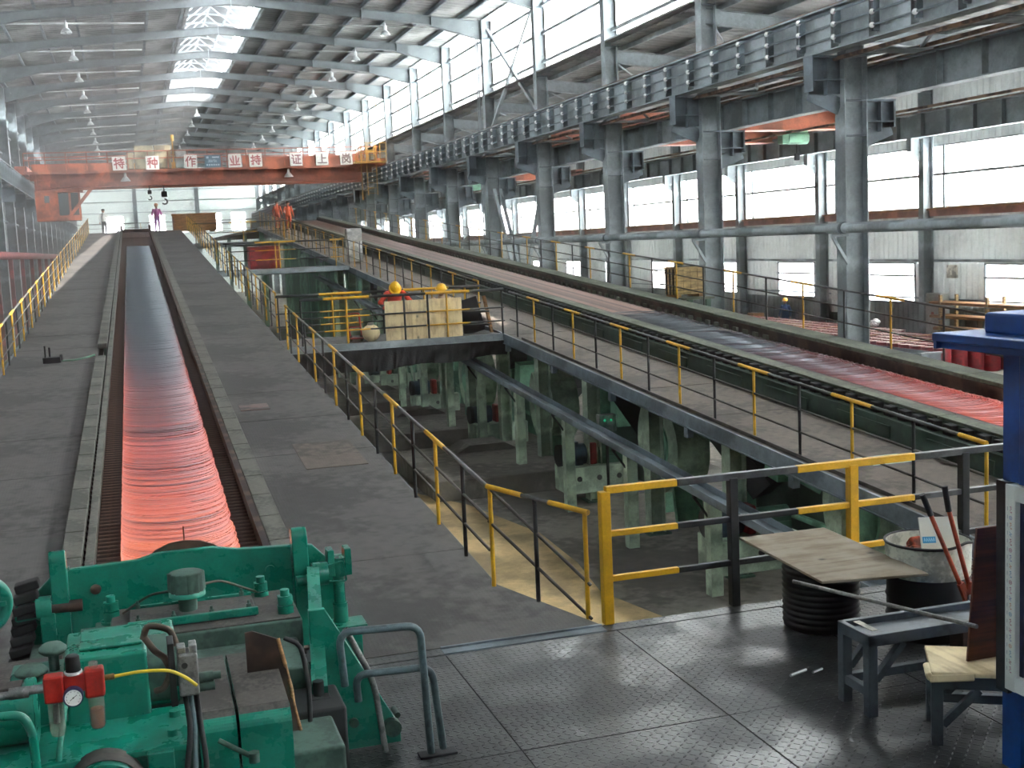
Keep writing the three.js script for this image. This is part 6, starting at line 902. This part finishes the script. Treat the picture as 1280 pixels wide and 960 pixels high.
const stand = (o = {}) => ({ pelvis: V(0, 0.93, 0), chest: V(0, 1.22, 0), neck: V(0, 1.46, 0), head: V(0, 1.6, 0.02), kneel: V(0.1, 0.5, 0.02), kneer: V(-0.1, 0.5, 0.02), footl: V(0.11, 0, 0), footr: V(-0.11, 0, 0), elbowl: V(0.27, 1.14, -0.02), elbowr: V(-0.27, 1.14, -0.02), handl: V(0.29, 0.9, 0.08), handr: V(-0.29, 0.9, 0.08), ...o });
const bent = (o = {}) => ({ pelvis: V(0, 0.78, -0.24), chest: V(0, 0.98, 0.02), neck: V(0, 1.08, 0.24), head: V(0, 1.12, 0.36), face: V(0, -0.75, 0.65), kneel: V(0.14, 0.44, 0.0), kneer: V(-0.14, 0.44, 0.0), footl: V(0.14, 0, -0.2), footr: V(-0.14, 0, -0.2), elbowl: V(0.34, 0.82, 0.3), elbowr: V(-0.34, 0.82, 0.3), handl: V(0.16, 0.58, 0.4), handr: V(-0.16, 0.58, 0.4), ...o });
const crouch = (o = {}) => ({ pelvis: V(0, 0.36, -0.18), chest: V(0, 0.62, -0.06), neck: V(0, 0.82, 0.06), head: V(0, 0.95, 0.1), face: V(0, -0.2, 1), kneel: V(0.17, 0.5, 0.2), kneer: V(-0.17, 0.5, 0.2), footl: V(0.15, 0, 0), footr: V(-0.15, 0, 0), elbowl: V(0.28, 0.56, 0.2), elbowr: V(-0.28, 0.56, 0.2), handl: V(0.12, 0.46, 0.4), handr: V(-0.12, 0.46, 0.4), ...o });
const deckY = (t, v = 0) => S * t + v;
person('worker in an orange coverall and yellow helmet bending forward behind the plywood boards', [5.7, yB, -27.15], -0.15, bent(), { cloth: '#d8442c', legs: '#4a4d50', hat: '#f0b81d' }, 0.016);
person('worker in a yellow helmet crouching behind the right half of the plywood boards', [6.92, yB, -27.7], -0.2, crouch({ head: V(0, 0.99, 0.1), neck: V(0, 0.86, 0.04) }), { cloth: '#c9a98f', legs: '#4a4d50', hat: '#f0b81d' }, 0.016);
{ const p = P(9.05, 0, 68); person('worker in orange standing on the far part of the right walkway, farther left of two', [p.x - 0.35, p.y, p.z], 2.6, stand(), { cloth: '#dc6846', legs: '#c95a3c' }, 0.026); const q = P(9.2, 0, 66.6); person('worker in orange standing on the far part of the right walkway, nearer the conveyor', [q.x, q.y, q.z], 2.9, stand({ handl: V(0.2, 1.05, 0.25) }), { cloth: '#dc6846', legs: '#c95a3c' }, 0.026); }
{ const p = P(1.58, 0, 70.5); person('person in purple with an orange cap standing at the far end of the left conveyor', [p.x, p.y, p.z], 0.1, stand(), { cloth: '#a53a86', legs: '#8a3f9a', hat: '#d98a4a' }, 0.026); }
person('person in a white shirt with dark hair standing on the far landing', [-1.2, 4.72, -86.5], 2.9, stand({ handr: V(-0.1, 1.1, 0.3) }), { cloth: '#e6e6e2', legs: '#3c4048' }, 0.026);
person('worker in blue with a yellow helmet standing behind the drums near the outer wall', [29.4, GROUND, -51.2], -1.0, stand({}), { cloth: '#31507e', legs: '#31507e', hat: '#f0b81d' }, 0.026);

// ================================================================== DRAW
const renderer = new THREE.WebGLRenderer({ antialias: true });
renderer.toneMapping = THREE.LinearToneMapping;
renderer.toneMappingExposure = EXPOSURE;
renderer.shadowMap.enabled = true;
renderer.shadowMap.type = THREE.PCFSoftShadowMap;
renderer.render(scene, camera);
